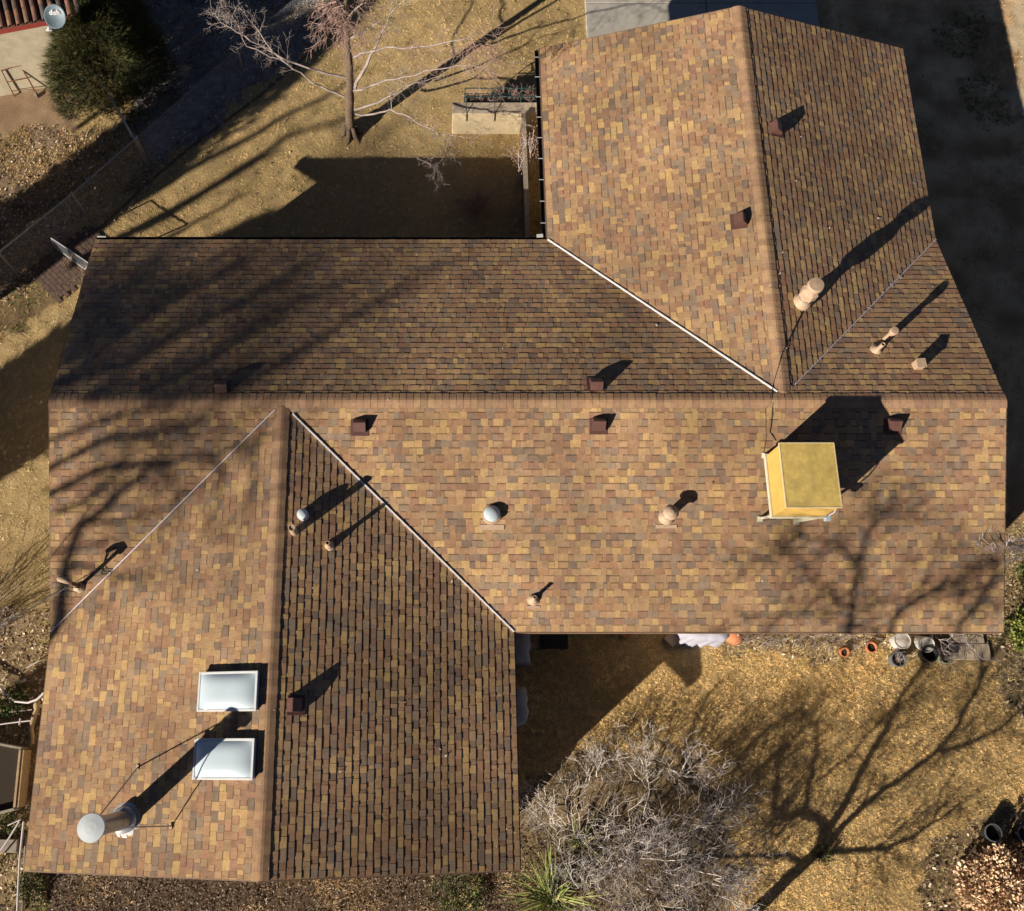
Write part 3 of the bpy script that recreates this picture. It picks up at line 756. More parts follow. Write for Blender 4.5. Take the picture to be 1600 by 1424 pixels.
# tall double-wall flue with stays
p = on_roof(196, 1281)
zc = 1.86
a = MB(); a.lathe([(.165, -.1), (.165, .62), (.16, .622), (.16, 1.24), (.165, 1.242), (.165, zc - .10)], p, 30); o = a.build('flue', m_galv, house, smooth=False)
b = MB(); b.lathe([(.245, -.10), (.235, .16), (.225, .18), (.168, .20)], p, 30); b.build('storm_collar', m_steel, o)
b = MB(); b.lathe([(.20, -.12), (.36, -.02), (.30, .01), (.2, .02)], p, 30, axes=frame('W', P2)); b.build('roof_flashing', m_steel, o)
b = MB(); b.lathe([(.17, zc - .10), (.17, zc - .02)], p, 24); b.build('flue_throat', m_black, o)
b = MB(); b.lathe([(.18, zc - .03), (.225, zc - .03), (.232, zc), (.225, zc + .035), (.10, zc + .05), (.001, zc + .055)], p, 36); b.build('flue_cap', m_capwhite, o)
b = MB(); b.lathe([(.172, zc - .27), (.178, zc - .25), (.172, zc - .23)], p, 30); b.build('stay_band', m_steel, o)
for q, zz in (((216, 1199), zc - .25), ((268, 1291), zc - .25)):
    f_ = on_roof(*q); b = MB(); dirv = (f_ - p); dirv.z = 0; dirv.normalize()
    b.tube([p + dirv * .17 + Vector((0, 0, zz)), f_ + Vector((0, 0, .02))], .0125, 8); rod = b.build('stay_rod', m_galv, o)
    b = MB(); d_, pt = slope_at(f_); ax = frame(d_, pt); b.box(f_ + ax[2] * .02, .09, .05, .03, axes=ax); b.build('stay_bracket', m_tanmetal, o)
# service mast with weatherhead near the west edge
p = on_roof(124, 917); hm = .68
a = MB(); a.tube([p - Vector((0, 0, .2)), p + Vector((0, 0, hm - .1)), p + Vector((-.01, .0, hm))], [.038, .036, .036], 14); o = a.build('service_mast', m_brownwood, house)
b = MB(); b.tube([p + Vector((.05, -.01, hm - .05)), p + Vector((.02, .0, hm + .04)), p + Vector((-.06, .02, hm + .07)), p + Vector((-.14, .04, hm + .02)), p + Vector((-.17, .05, hm - .06))], [.045, .062, .066, .06, .04], 12); b.build('weatherhead', m_tanmetal, o, smooth=True)
b = MB(); b.lathe([(.13, 0), (.1, .03), (.05, .09)], p, 16); b.build('boot', m_tanmetal, o)
b = MB(); hd = p + Vector((-.15, .04, hm - .04))
for k in range(3):
    q = [hd.lerp(p + Vector((-.02 + .1 * k, -.28 + .05 * k, .42)), t) + Vector((.05 * math.sin(6 * t + k * 2), .05 * math.cos(5 * t + k), -.12 * math.sin(math.pi * t))) for t in [i / 9 for i in range(10)]]
    b.tube(q, .008, 5)
b.build('lead_wires', m_cable, o)
b = MB(); tgt = at(62, 923, 3.6); st = p + Vector((0, 0, hm * .55))
far = st + (tgt - st) * 12; far.z = 6.0
b.tube([st.lerp(far, t) - Vector((0, 0, 1.2 * math.sin(math.pi * t))) for t in [i / 16 for i in range(17)]], .008, 6); b.build('service_cable', m_galv, o)

# ---- evaporative cooler standing on the south slope
ct = at(1268, 745, 4.48)
ZT, ZB = 4.55, 3.72
tops = [at(1228, 792, ZT), at(1313, 794, ZT), at(1305, 693, ZT), at(1218, 692, ZT)]
cx = sum((q.x for q in tops)) / 4; cy = sum((q.y for q in tops)) / 4
hx = (tops[1].x - tops[0].x + tops[2].x - tops[3].x) / 4; hy = (tops[3].y - tops[0].y + tops[2].y - tops[1].y) / 4
cooler = thing('evaporative_cooler', 'boxy yellow evaporative cooler on cream legs beside the ridge', 'cooler', (cx, cy, roofz(cx, cy)))
rzc = -.012
def cbox(mb, dx, dy, z0, z1, sx, sy): mb.box((cx + dx, cy + dy, (z0 + z1) / 2), sx, sy, z1 - z0, rz=0)
a = MB(); cbox(a, 0, 0, ZB + .07, ZT - .035, 2 * hx - .03, 2 * hy - .03); a.build('cabinet', m_yellow, cooler, bevel=.008)
a = MB(); nn = 10; pts = []
for i in range(nn + 1):
    for j in range(nn + 1):
        s, t = i / nn * 2 - 1, j / nn * 2 - 1
        pts.append((cx + s * (hx - .01), cy + t * (hy - .01), ZT + .004 + .028 * (1 - abs(s)) ** .8 * (1 - abs(t)) ** .8))
a.mesh(pts, [(i * (nn + 1) + j, (i + 1) * (nn + 1) + j, (i + 1) * (nn + 1) + j + 1, i * (nn + 1) + j + 1) for i in range(nn) for j in range(nn)])
cbox(a, 0, 0, ZT - .03, ZT, 2 * hx, 2 * hy); a.build('lid', m_yellowtop, cooler)
a = MB()
for sx, sy, dx, dy in ((2 * hx + .012, .018, 0, -hy), (2 * hx + .012, .018, 0, hy), (.018, 2 * hy - .02, -hx, 0), (.018, 2 * hy - .02, hx, 0)): cbox(a, dx, dy, ZT - .034, ZT + .009, sx, sy)
a.build('lid_trim', m_trim, cooler)
a = MB()
for sx, sy, dx, dy in ((2 * hx + .05, .03, 0, -hy - .005), (2 * hx + .05, .03, 0, hy + .005), (.03, 2 * hy - .03, -hx - .005, 0), (.03, 2 * hy - .03, hx + .005, 0)): cbox(a, dx, dy, ZB, ZB + .085, sx, sy)
cbox(a, 0, 0, ZB + .01, ZB + .06, 2 * hx - .03, 2 * hy - .03)
a.build('base_pan', m_cream, cooler, bevel=.005)
feet = [on_roof(1187, 811), on_roof(1268, 815), on_roof(1345, 782), on_roof(1194, 712)]
for k, (sx, sy) in enumerate(((-1, -1), (1, -1), (1, 1), (-1, 1))):
    tp = Vector((cx + sx * (hx - .02), cy + sy * (hy - .02), ZB + .03)); ft = feet[k]
    if k == 1: ft = Vector((cx + hx * .45, ft.y, roofz(cx + hx * .45, ft.y)))
    if k == 2: ft = Vector((cx + hx + .08, cy + hy + .1, roofz(cx + hx + .08, cy + hy + .1)))
    a = MB(); a.beam(tp, ft + Vector((0, 0, .03)), .045, .045); lg = a.build('leg', m_cream, cooler)
    d_, pt = slope_at(ft); ax = frame(d_, pt); a = MB(); a.box(ft + ax[2] * .022, .11, .11, .016, axes=ax); a.build('foot_pad', m_cream, lg)
a = MB(); jb = on_roof(1311, 803); zb = roofz(cx, cy)
bx = Vector((cx + hx + .05, cy - hy - .02, ZB + .02)); a.box(bx, .10, .09, .12); sw = a.build('switch_box', m_ivyblue, cooler, bevel=.008)
a = MB(); q = bx + Vector((.02, .05, .05))
a.tube([q, q + Vector((.06, .03, .10)), q + Vector((.05, .08, .26)), q + Vector((.0, .10, .36)), q + Vector((-.07, .1, .40))], .013, 8); a.build('conduit', m_pipe, sw)
a = MB(); q = Vector((cx + hx + .03, cy + .05 - hy * .3, ZB + .3)); a.tube([q, q + Vector((.11, -.06, .12)), q + Vector((.17, -.12, .05)), q + Vector((.15, -.15, -.1)), q + Vector((.05, -.12, -.16))], .011, 7); a.build('power_lead', m_cable, cooler)
a = MB(); a.box((cx + hx + .035, cy + hy - .02, ZT - .06), .05, .03, .04); a.build('hook', m_steel, cooler)

# wiry cables lying across the ridge
def cable(pxs, r, label, mat=m_cable, lift=.02):
    pts = [on_roof(*q) for q in pxs]; out = []
    for i in range(len(pts) - 1):
        for t in (0, .33, .66):
            q = pts[i].lerp(pts[i + 1], t) + Vector((rnd.uniform(-.012, .012), rnd.uniform(-.012, .012), 0)); q.z = roofz(q.x, q.y) + lift; out.append(q)
    q = pts[-1].copy(); q.z += lift; out.append(q)
    a = MB(); a.tube(out, r, 6); o = a.build('cable', mat); return tag(o, label, 'cable', 'cables lying on the roof')
cable([(1262, 470), (1240, 515), (1222, 550), (1210, 590), (1206, 622), (1206, 650), (1202, 675), (1212, 690)], .008, 'thin black cable crossing the ridge down to the yellow cooler')
cable([(1236, 520), (1226, 560), (1212, 610), (1196, 640), (1196, 680), (1192, 710)], .004, 'faint hair-thin wire beside the black cable above the cooler', m_darkbark)

# specks of leaf and twig lying on the shingles
g = np.random.default_rng(91); V, T = [], []
while len(V) < 170:
    x, y = g.uniform(XW, XE), g.uniform(YSE, YNE); z = roofz(x, y)
    if z < 1: continue
    a = g.uniform(0, 6.28); l = g.uniform(.012, .035); w_ = l * g.uniform(.15, .6); c, s_n = math.cos(a), math.sin(a); z += .024
    V.append([(x - c * l, y - s_n * l, z - .0), (x + s_n * w_, y - c * w_, z + .004), (x + c * l, y + s_n * l, z + .006), (x - s_n * w_, y + c * w_, z + .004)])
    T.append([(.55, .48, .38), (.35, .22, .12), (.12, .08, .05), (.62, .58, .52), (.25, .15, .09)][g.integers(0, 5)])
tag(tri_cloud('roof_debris', np.array(V), np.array(T), m_leaf, nper=4), None, None, kind='stuff')
# ------------------------------------------------------------------ trees and shrubs
def gz(x, y): return float(ground_z(np.array([x]), np.array([y]))[0])
def onground(u, v): p = at(u, v); p.z = gz(p.x, p.y); return p
def rv(r, s=1.): return Vector((r.gauss(0, s), r.gauss(0, s), r.gauss(0, s)))
def limb(mb, pts, r0, r1, n=6, sub=3, wob=.02, r=rnd):
    """a tapered limb through given points, a little crooked; returns the fine points and radii"""
    out = []
    for i in range(len(pts) - 1):
        a, b = Vector(pts[i]), Vector(pts[i + 1]); L = (b - a).length
        for k in range(sub): out.append(a.lerp(b, k / sub) + (rv(r, wob * L) if (k or i) else Vector()))
    out.append(Vector(pts[-1])); N_ = len(out)
    rad = [r0 + (r1 - r0) * (i / (N_ - 1)) ** .8 for i in range(N_)]
    mb.tube(out, rad, n); return out, rad
def twig(mb, p, d, L, r0, lvl, r, kids=4, spread=.8, droop=0., n=3, curl=.25, minr=.0016, shrink=.58):
    pts = [p]; d = d.normalized(); segs = 4 if lvl > 0 else 3; q = p.copy(); dirs = [d.copy()]
    for i in range(segs):
        d = (d + rv(r, curl) * .5 + Vector((0, 0, -droop * .25))).normalized(); q = q + d * (L / segs); pts.append(q.copy()); dirs.append(d.copy())
    mb.tube(pts, [max(minr, r0 * (1 - .75 * i / segs)) for i in range(segs + 1)], n, cap=False)
    if lvl > 0:
        for k in range(kids):
            i = r.randint(1, segs); t = dirs[i]; side = t.cross(rv(r)).normalized()
            nd = (t * (1 - spread * .5) + side * spread * r.uniform(.6, 1.2)).normalized()
            twig(mb, pts[i], nd, L * shrink * r.uniform(.7, 1.25), max(minr, r0 * .55), lvl - 1, r, kids, spread, droop, n, curl, minr, shrink)

# the leafless tree on the north lawn
rt = random.Random(21)
tb = onground(548, 208)
tree = thing('bare_tree', 'leafless tree with a thick trunk and russet twigs on the north lawn', 'tree', tb)
mb = MB()
trunk = [tb - Vector((0, 0, .2)), tb + Vector((0, 0, .25)), tb.lerp(at(546, 170, 1.0), 1), at(547, 130, 2.0), at(545, 92, 2.9), at(541, 55, 3.7), at(540, 15, 4.6), at(545, -60, 6.0)]
tp, tr_ = limb(mb, trunk, .155, .04, 12, 3, .008, rt)
for k in range(7):
    a = k * .9; mb.tube([tb + Vector((math.cos(a) * .12, math.sin(a) * .12, .35)), tb + Vector((math.cos(a) * .2, math.sin(a) * .2, .08)), tb + Vector((math.cos(a) * .4, math.sin(a) * .4, -.04))], [.06, .07, .02], 6)
mb.build('trunk', m_bark, tree, smooth=True)
cr = MB(); rd = MB()
LIMBS = [([(541, 122, 2.2), (500, 110, 2.5), (440, 92, 3.0), (405, 70, 3.3), (370, 50, 3.6), (345, 35, 3.8), (330, 18, 4.0)], .045, 0),
         ([(538, 152, 1.5), (500, 135, 1.8), (470, 115, 2.2), (438, 93, 2.6), (405, 50, 3.0), (388, 28, 3.2), (372, 9, 3.5)], .04, 0),
         ([(440, 92, 3.0), (385, 72, 3.2), (365, 30, 3.4), (346, 10, 3.6)], .02, 0),
         ([(555, 138, 1.9), (568, 108, 2.5), (585, 75, 3.2), (603, 35, 4.0), (630, 0, 4.7), (650, -40, 5.4)], .065, 0),
         ([(548, 92, 2.9), (566, 85, 3.1), (605, 75, 3.3), (640, 75, 3.5), (680, 71, 3.7), (720, 62, 3.9), (738, 58, 4.0), (762, 48, 4.1)], .045, 1),
         ([(552, 142, 1.8), (590, 130, 2.0), (630, 118, 2.3), (690, 108, 2.6), (725, 101, 2.7), (755, 108, 2.7), (782, 118, 2.7)], .04, 0),
         ([(554, 172, 1.1), (580, 165, 1.3), (610, 150, 1.6), (650, 130, 1.9), (690, 118, 2.1)], .045, 0),
         ([(555, 178, .9), (585, 179, 1.0), (612, 170, 1.2), (640, 185, 1.4), (668, 200, 1.5), (684, 208, 1.6), (722, 215, 1.7), (745, 216, 1.7)], .04, 0),
         ([(684, 208, 1.6), (692, 222, 1.7), (698, 242, 1.8), (684, 258, 1.8), (676, 262, 1.8)], .014, 0),
         ([(612, 170, 1.2), (611, 150, 1.5), (625, 140, 1.8), (628, 125, 2.0)], .02, 0),
         ([(542, 60, 3.6), (575, 45, 3.9), (598, 30, 4.2)], .04, 0),
         ([(541, 40, 4.0), (515, 25, 4.4), (495, 10, 4.8)], .035, 1), ([(541, 30, 4.3), (560, 12, 4.7), (575, -10, 5.1)], .035, 1),
         ([(540, 20, 4.5), (530, 0, 5.0), (520, -30, 5.6)], .03, 1), ([(541, 72, 3.3), (555, 50, 3.8), (562, 25, 4.3)], .03, 1)]
for pts, r0, red in LIMBS:
    P = [at(*q) for q in pts]
    fp, fr = limb(cr, P, r0 * .72, .005, 6, 3, .03, rt)
    N_ = len(fp)
    for i in range(2, N_):
        for k in range(2 if i > N_ * .35 else 0):
            d = (fp[i] - fp[i - 1]).normalized(); sd_ = d.cross(rv(rt)).normalized()
            twig(rd if (red and rt.random() < .8) or rt.random() < .15 else cr, fp[i], (d * .6 + sd_ * .9), rt.uniform(.22, .5), .005, 2, rt, 3, .75, .35 if red else .12, 3, .3, .0022)
for k in range(40):     # drooping russet clusters at the crown and the limb tip
    base = at(rt.uniform(495, 570), rt.uniform(-5, 45), rt.uniform(4.2, 5.2)) if k < 27 else at(rt.uniform(730, 765), rt.uniform(55, 72), rt.uniform(3.7, 4.1))
    twig(rd, base, Vector((rt.gauss(0, .6), -.4 + rt.gauss(0, .4), -.1)), rt.uniform(.35, .7), .008, 2, rt, 5, .6, .9, 3, .25, .0030)
cro = cr.build('crown', m_twig, tree); rd.build('twig_cluster', m_redtwig, cro)

# ---- trees beyond the picture edge whose shade lies on the lawns and the roof
def shadow_tree(base, lines, seed, r_tr, label, flat=.5, ax='x', lift=.15):
    """limbs laid so that, along the sun, they fall on the surveyed shade lines: each shade point is moved up the sun ray to the tree"""
    r = random.Random(seed); base = Vector(base)
    t = thing('bare_tree', label, 'tree', base); mb = MB(); tw = MB(); first = True
    for pts, r0, r1, tlen, cnt in lines:
        P = []
        for q in pts:
            s0 = on_roof(q[0], q[1]) if len(q) > 2 else at(q[0], q[1])
            s = ((s0.x - base.x) / SD.x if ax == 'x' else (s0.y - base.y) / SD.y) + (r.gauss(0, flat) if P else 0)
            P.append(s0 + TO_SUN * (s / math.cos(SUN_EL)))
        fp, fr = limb(mb, P, r0, r1, 8, 3, .02, r)
        for i in range(3, len(fp)):
            for k in range(cnt):
                d = (fp[i] - fp[i - 1]).normalized(); sd_ = d.cross(rv(r)).normalized()
                twig(tw, fp[i], d * .7 + sd_ * .8 + Vector((0, 0, lift)), tlen * r.uniform(.6, 1.3), .014, 2, r, 3, .7, -.1, 3, .25, .004)
    a = mb.build('trunk', m_darkbark, t); b = tw.build('crown', m_darkbark, t); return t
sb = at(1180, 1424) - SD * 3.0
g0 = at(1150, 1450); 
S_LINES = [([(1085, 1505), (1180, 1424), (1235, 1372), (1280, 1328)], .13, .095, 0, 0),
           ([(1280, 1328), (1305, 1280), (1330, 1238), (1380, 1142), (1408, 1085), (1440, 1040), (1330, 950, 1), (1345, 880, 1), (1358, 830, 1), (1368, 800, 1)], .085, .028, 1.0, 3),
           ([(1284, 1326), (1335, 1272), (1380, 1235), (1425, 1205), (1468, 1172), (1500, 1128), (1526, 1075), (1538, 1020)], .066, .04, .7, 2),
           ([(1468, 1174), (1510, 1166), (1560, 1140), (1605, 1100), (1650, 1060)], .045, .025, .7, 3),
           ([(1282, 1322), (1284, 1285), (1258, 1270), (1230, 1278), (1212, 1268), (1211, 1230), (1220, 1175), (1226, 1160)], .07, .026, .7, 3),
           ([(1256, 1270), (1268, 1210), (1275, 1165), (1266, 1128), (1250, 1108)], .045, .025, .7, 3),
           ([(1165, 1225), (1120, 1255), (1065, 1190), (1085, 1125), (1108, 1082)], .05, .03, .4, 1), ([(1120, 1255), (1010, 1150), (1030, 1090)], .04, .02, .4, 1),
           ([(1220, 1175), (1190, 1195), (1165, 1225), (1150, 1240)], .05, .02, .6, 4), ([(1250, 1108), (1215, 1130), (1180, 1160), (1150, 1190)], .05, .02, .6, 4),
           ([(1290, 1334), (1340, 1332), (1385, 1325), (1440, 1302), (1495, 1262)], .05, .02, .8, 3), ([(1270, 1340), (1210, 1342), (1150, 1340), (1100, 1336)], .05, .02, .5, 1),
           ([(1275, 1222), (1330, 1180), (1380, 1120), (1400, 1112)], .03, .016, .6, 2),
           ([(1345, 880, 1), (1300, 850, 1), (1240, 830, 1)], .035, .015, .9, 5), ([(1330, 950, 1), (1280, 905, 1), (1230, 860, 1)], .035, .013, .9, 5), ([(1440, 1040), (1400, 960, 1), (1440, 930, 1), (1510, 915, 1)], .05, .015, .9, 4), ([(1526, 1075), (1500, 975, 1), (1530, 940, 1), (1560, 880, 1)], .04, .015, .8, 4), ([(1440, 1040), (1370, 985, 1), (1310, 960, 1), (1180, 960, 1)], .035, .013, .7, 5)]
shadow_tree((sb.x, sb.y, 0), S_LINES, 5, .2, 'large leafless tree south of the lawn that throws the forked shade', .25, 'y')
def big_tree(base, h, seed, n_stem, label, lean=.25, tl=1.0, lv=3, kids=4, r0=.16):
    r = random.Random(seed); b = Vector(base); t = thing('bare_tree', label, 'tree', b); mb = MB(); tw = MB()
    for s in range(n_stem):
        a = s * 2 * math.pi / n_stem + r.uniform(-.4, .4); L = h * r.uniform(.8, 1.05)
        P = [b + Vector((math.cos(a), math.sin(a), 0)) * (.1 + lean * L * (i / 5) ** 1.3) + Vector((0, 0, L * i / 5 - .1)) + rv(r, .06 * i) for i in range(6)]
        fp, fr = limb(mb, P, r0, .03, 8, 3, .015, r)
        for i in range(5, len(fp)):
            d = (fp[i] - fp[i - 1]).normalized(); sd_ = d.cross(rv(r)).normalized()
            twig(tw, fp[i], d * .7 + sd_ * .8, tl * r.uniform(.7, 1.5), .035, lv, r, kids, .7, -.05, 3, .22, .006)
    mb.build('trunk', m_darkbark, t); tw.build('crown', m_darkbark, t); return t
def upstream(px, py, d, roof=False):
    q = on_roof(px, py) if roof else at(px, py)
    q = q - SD * d; return (q.x, q.y, 0)
N_LINES = [([(-150, 770), (0, 690), (110, 592, 1), (180, 530, 1), (280, 460, 1), (400, 400, 1)], .20, .08, 1.3, 9),
           ([(110, 592, 1), (220, 560, 1), (330, 490, 1), (450, 430, 1), (500, 400, 1)], .14, .05, 1.2, 5),
           ([(150, 612, 1), (250, 600, 1), (350, 545, 1), (480, 470, 1), (570, 420, 1)], .13, .04, .9, 3),
           ([(180, 530, 1), (190, 470, 1), (230, 410, 1)], .12, .05, 1.0, 7), ([(280, 460, 1), (250, 420, 1), (265, 390, 1)], .09, .04, .9, 6),
           ([(250, 600, 1), (420, 580, 1), (540, 500, 1), (625, 450, 1), (660, 430, 1)], .10, .03, .7, 2),
           ([(330, 490, 1), (400, 470, 1), (430, 500, 1)], .07, .03, .9, 2), ([(120, 560, 1), (140, 480, 1), (160, 400, 1)], .12, .05, 1.0, 7)]
shadow_tree(upstream(-40, 715, 21), N_LINES, 61, .2, 'tall leafless tree west of the house shading the long north slope', .9, 'x', -.35)
W_LINES = [([(30, 1075), (85, 990, 1), (96, 940, 1), (106, 880, 1), (125, 820, 1), (190, 770, 1), (240, 722, 1)], .13, .06, .8, 1),
           ([(78, 708, 1), (160, 690, 1), (260, 672, 1), (330, 652, 1)], .09, .04, 1.1, 5),
           ([(78, 762, 1), (150, 736, 1), (240, 720, 1), (330, 712, 1), (425, 682, 1)], .09, .04, 1.0, 4),
           ([(240, 720, 1), (275, 760, 1), (272, 800, 1)], .06, .02, .6, 2), ([(330, 712, 1), (345, 760, 1), (335, 810, 1)], .05, .02, .6, 2),
           ([(400, 692, 1), (396, 760, 1), (386, 820, 1)], .05, .02, .6, 2), ([(85, 862, 1), (140, 852, 1), (200, 842, 1)], .05, .02, .5, 2), ([(106, 880, 1), (180, 902, 1), (240, 890, 1)], .05, .02, .6, 2),
           ([(125, 820, 1), (200, 815, 1), (260, 790, 1)], .05, .02, .6, 3), ([(80, 660, 1), (180, 650, 1), (260, 640, 1)], .07, .03, 1.1, 5), ([(90, 800, 1), (140, 780, 1), (190, 730, 1)], .07, .03, 1.0, 5)]
shadow_tree(upstream(85, 990, 17, True), W_LINES, 62, .2, 'leafless tree south-west of the house shading the west slope', .5)
L_LINES = [([(40, 440), (120, 380), (230, 302), (330, 245), (450, 180), (540, 132)], .15, .05, .9, 1),
           ([(120, 410), (180, 374), (330, 290), (450, 212), (550, 180)], .12, .05, .8, 1), ([(180, 374), (260, 340), (350, 282), (430, 240)], .10, .04, .8, 1),
           ([(230, 302), (300, 225), (360, 170), (430, 100), (520, 40)], .14, .05, 1.0, 2), ([(60, 330), (150, 270), (230, 215), (330, 140)], .10, .05, 1.0, 2), ([(260, 372), (320, 340), (390, 300)], .07, .03, .6, 1), ([(120, 200), (220, 130), (320, 60), (420, 10)], .08, .04, 1.0, 2), ([(200, 180), (300, 110), (400, 40)], .08, .04, 1.0, 1)]
shadow_tree(upstream(60, 420, 11), L_LINES, 63, .2, 'leafless tree beside the chain-link corner streaking the north lawn', .8)
# needled plants; the evergreen trees are unseen, added for their shade
def conifer(name, base, h, rad, seed, n, label, pal, blade, cat='tree', shape=1.):
    r = np.random.default_rng(seed); b = Vector(base); t = thing(name, label, cat, b)
    mb = MB(); mb.tube([b - Vector((0, 0, .1)), b + Vector((0, 0, h * .5)), b + Vector((0, 0, h * .93))], [rad * .10, rad * .07, .01], 8); mb.build('trunk', m_darkbark, t)
    z = r.random(n) ** .8; prof = (np.sin(np.pi * np.clip(z * .9 + .1, 0, 1)) ** .55) * rad if shape == 1. else rad * np.sqrt(np.clip(1 - z ** 2, 0, 1))
    a = r.uniform(0, 6.283, n); lump = .72 + .5 * VNS[0](a * 2.2 + 40, z * 5 + 10)
    rr = prof * lump * r.random(n) ** .35
    c = np.stack([b.x + np.cos(a) * rr, b.y + np.sin(a) * rr, b.z + .15 + z * h], 1)
    out = np.stack([np.cos(a), np.sin(a), .5 + z * .9], 1) + r.normal(0, .55, (n, 3)); out /= np.linalg.norm(out, axis=1)[:, None]
    per = 5; c = np.repeat(c, per, 0); out = np.repeat(out, per, 0) + r.normal(0, .38, (n * per, 3)); out /= np.linalg.norm(out, axis=1)[:, None]
    L = blade[0] * r.uniform(.6, 1.3, (n * per, 1)); side = np.cross(out, r.normal(0, 1, (n * per, 3))); side /= np.linalg.norm(side, axis=1)[:, None] + 1e-9
    v = np.stack([c - side * blade[1], c + side * blade[1], c + out * L], 1)
    tint = np.repeat(pal[r.integers(0, len(pal), n)] * r.uniform(.7, 1.25, (n, 1)), per, 0)
    tri_cloud('foliage', v, tint, m_leaf, t); return t
GREEN = np.array([(.030, .045, .016), (.045, .060, .020), (.060, .070, .022), (.035, .042, .018), (.085, .080, .03)])
conifer('added_evergreen', upstream(-20, 682, 5.2), 5.6, 1.2, 3, 9000, 'added unseen evergreen shading the ground west of the gable end', GREEN, (.28, .02))  # first one: unseen, put in to cast the dark shade beside the house
conifer('evergreen_bush', (at(184, 128).x, at(184, 128).y, 0), 2.45, 1.62, 4, 13500, 'wide dark green needled bush beside the neighbour wall', GREEN * np.array([1.4, 1.2, .95]), (.26, .006), 'bush', 2.)

conifer('added_evergreen', upstream(0, 392, 3.6), 6.2, 1.05, 13, 6500, 'added evergreen outside the left edge shading the litter and gravel', GREEN, (.30, .022))  # added out of view, height set by the shade it throws
# dry shrubs
def twiggy(name, base, nstem, L, r0, seed, mat, label, cat, lvl=3, kids=4, spread=.75, up=.75, curl=.4, group=None, base_r=.1, droop=0., shrink=.58, minr=.002, outd=1.):
    r = random.Random(seed); b = Vector(base); t = thing(name, label, cat, b, group); mb = MB(); st = MB()
    for k in range(nstem):
        a = r.uniform(0, 6.283); d = Vector((math.cos(a) * outd, math.sin(a) * outd, up * r.uniform(.5, 1.5)))
        q = b + Vector((math.cos(a), math.sin(a), 0)) * base_r * r.random() - Vector((0, 0, .03))
        twig(mb, q, d, L * r.uniform(.7, 1.2), r0, lvl, r, kids, spread, droop, 3, curl, minr, shrink)
    mb.build('stems', mat, t); return t
sh = onground(985, 1335)
rs = random.Random(77)
shrub = thing('bare_shrub', 'large tangled grey leafless shrub below the lawn', 'shrub', sh); mb = MB(); st = MB()
for k in range(40):
    a = rs.uniform(0, 6.283); ro = rs.random() ** .55
    b = sh + Vector((math.cos(a) * 1.15 * ro + .12, math.sin(a) * .95 * ro - .2, -.02))
    d = Vector((math.cos(a) * ro * .8 + rs.gauss(0, .3), math.sin(a) * ro * .8 + rs.gauss(0, .3), 1.0))
    twig(mb, b, d, rs.uniform(.8, 1.3), .015, 3, rs, 4, .8, .02, 3, .30, .0026, .60)
for q, d, L in (((870, 1285), (-.8, .9, .5), .9), ((1090, 1290), (.9, .3, .5), .8), ((1060, 1210), (.4, .8, .5), .7), ((1000, 1215), (-.1, .9, .6), .7), ((930, 1215), (-.3, .8, .6), .6), ((1110, 1370), (.9, -.2, .5), .7)):
    for k in range(6): twig(mb, onground(*q) + Vector((rs.gauss(0, .1), rs.gauss(0, .1), .15)), Vector(d) + rv(rs, .3), L, .012, 3, rs, 4, .75, .05, 3, .45, .003, .6)
mb.build('stems', m_greytwig, shrub)
rs2 = random.Random(78)
# yucca with sword leaves
yb = onground(862, 1402)
def yucca(base, n, L, seed, label, bias, cat='yucca'):
    r = random.Random(seed); t = thing('yucca', label, cat, base); mb = MB(); YP = [(.13, .16, .04), (.19, .22, .055), (.28, .30, .09), (.08, .10, .03), (.40, .36, .16)]
    for k in range(n):
        a = r.uniform(0, 6.283); el = r.uniform(.15, 1.35)
        d = (Vector((math.cos(a) * math.cos(el), math.sin(a) * math.cos(el), math.sin(el))) + Vector(bias) * r.random()).normalized()
        s = d.cross(Vector((0, 0, 1))).normalized(); nrm = s.cross(d); l = L * r.uniform(.6, 1.1); w_ = .016 * r.uniform(.7, 1.2); c = jitter(r.choice(YP), .15, r)
        b = Vector(base) + Vector((r.gauss(0, .09), r.gauss(0, .09), .06)); dr = .10 * l * (1 - d.z)
        P = [b + d * l * t_ - Vector((0, 0, dr * t_ * t_)) for t_ in (0, .35, .75, 1)]; W_ = (w_ * .9, w_, w_ * .6, .001)
        for i in range(3):
            mb.poly([P[i] - s * W_[i] + nrm * .004, P[i], P[i + 1], P[i + 1] - s * W_[i + 1] + nrm * .003], 0, c)
            mb.poly([P[i], P[i] + s * W_[i] + nrm * .004, P[i + 1] + s * W_[i + 1] + nrm * .003, P[i + 1]], 0, c)
    mb.build('leaves', m_leaf, t, attr=True); return t
yucca(yb, 120, 1.25, 8, 'spiky yellow-green yucca at the shrub edge by the eave corner', (-.5, .35, 0))
yucca(onground(900, 1320), 26, .9, 9, 'small yucca tuft poking up through the grey shrub', (-.4, .5, .1))
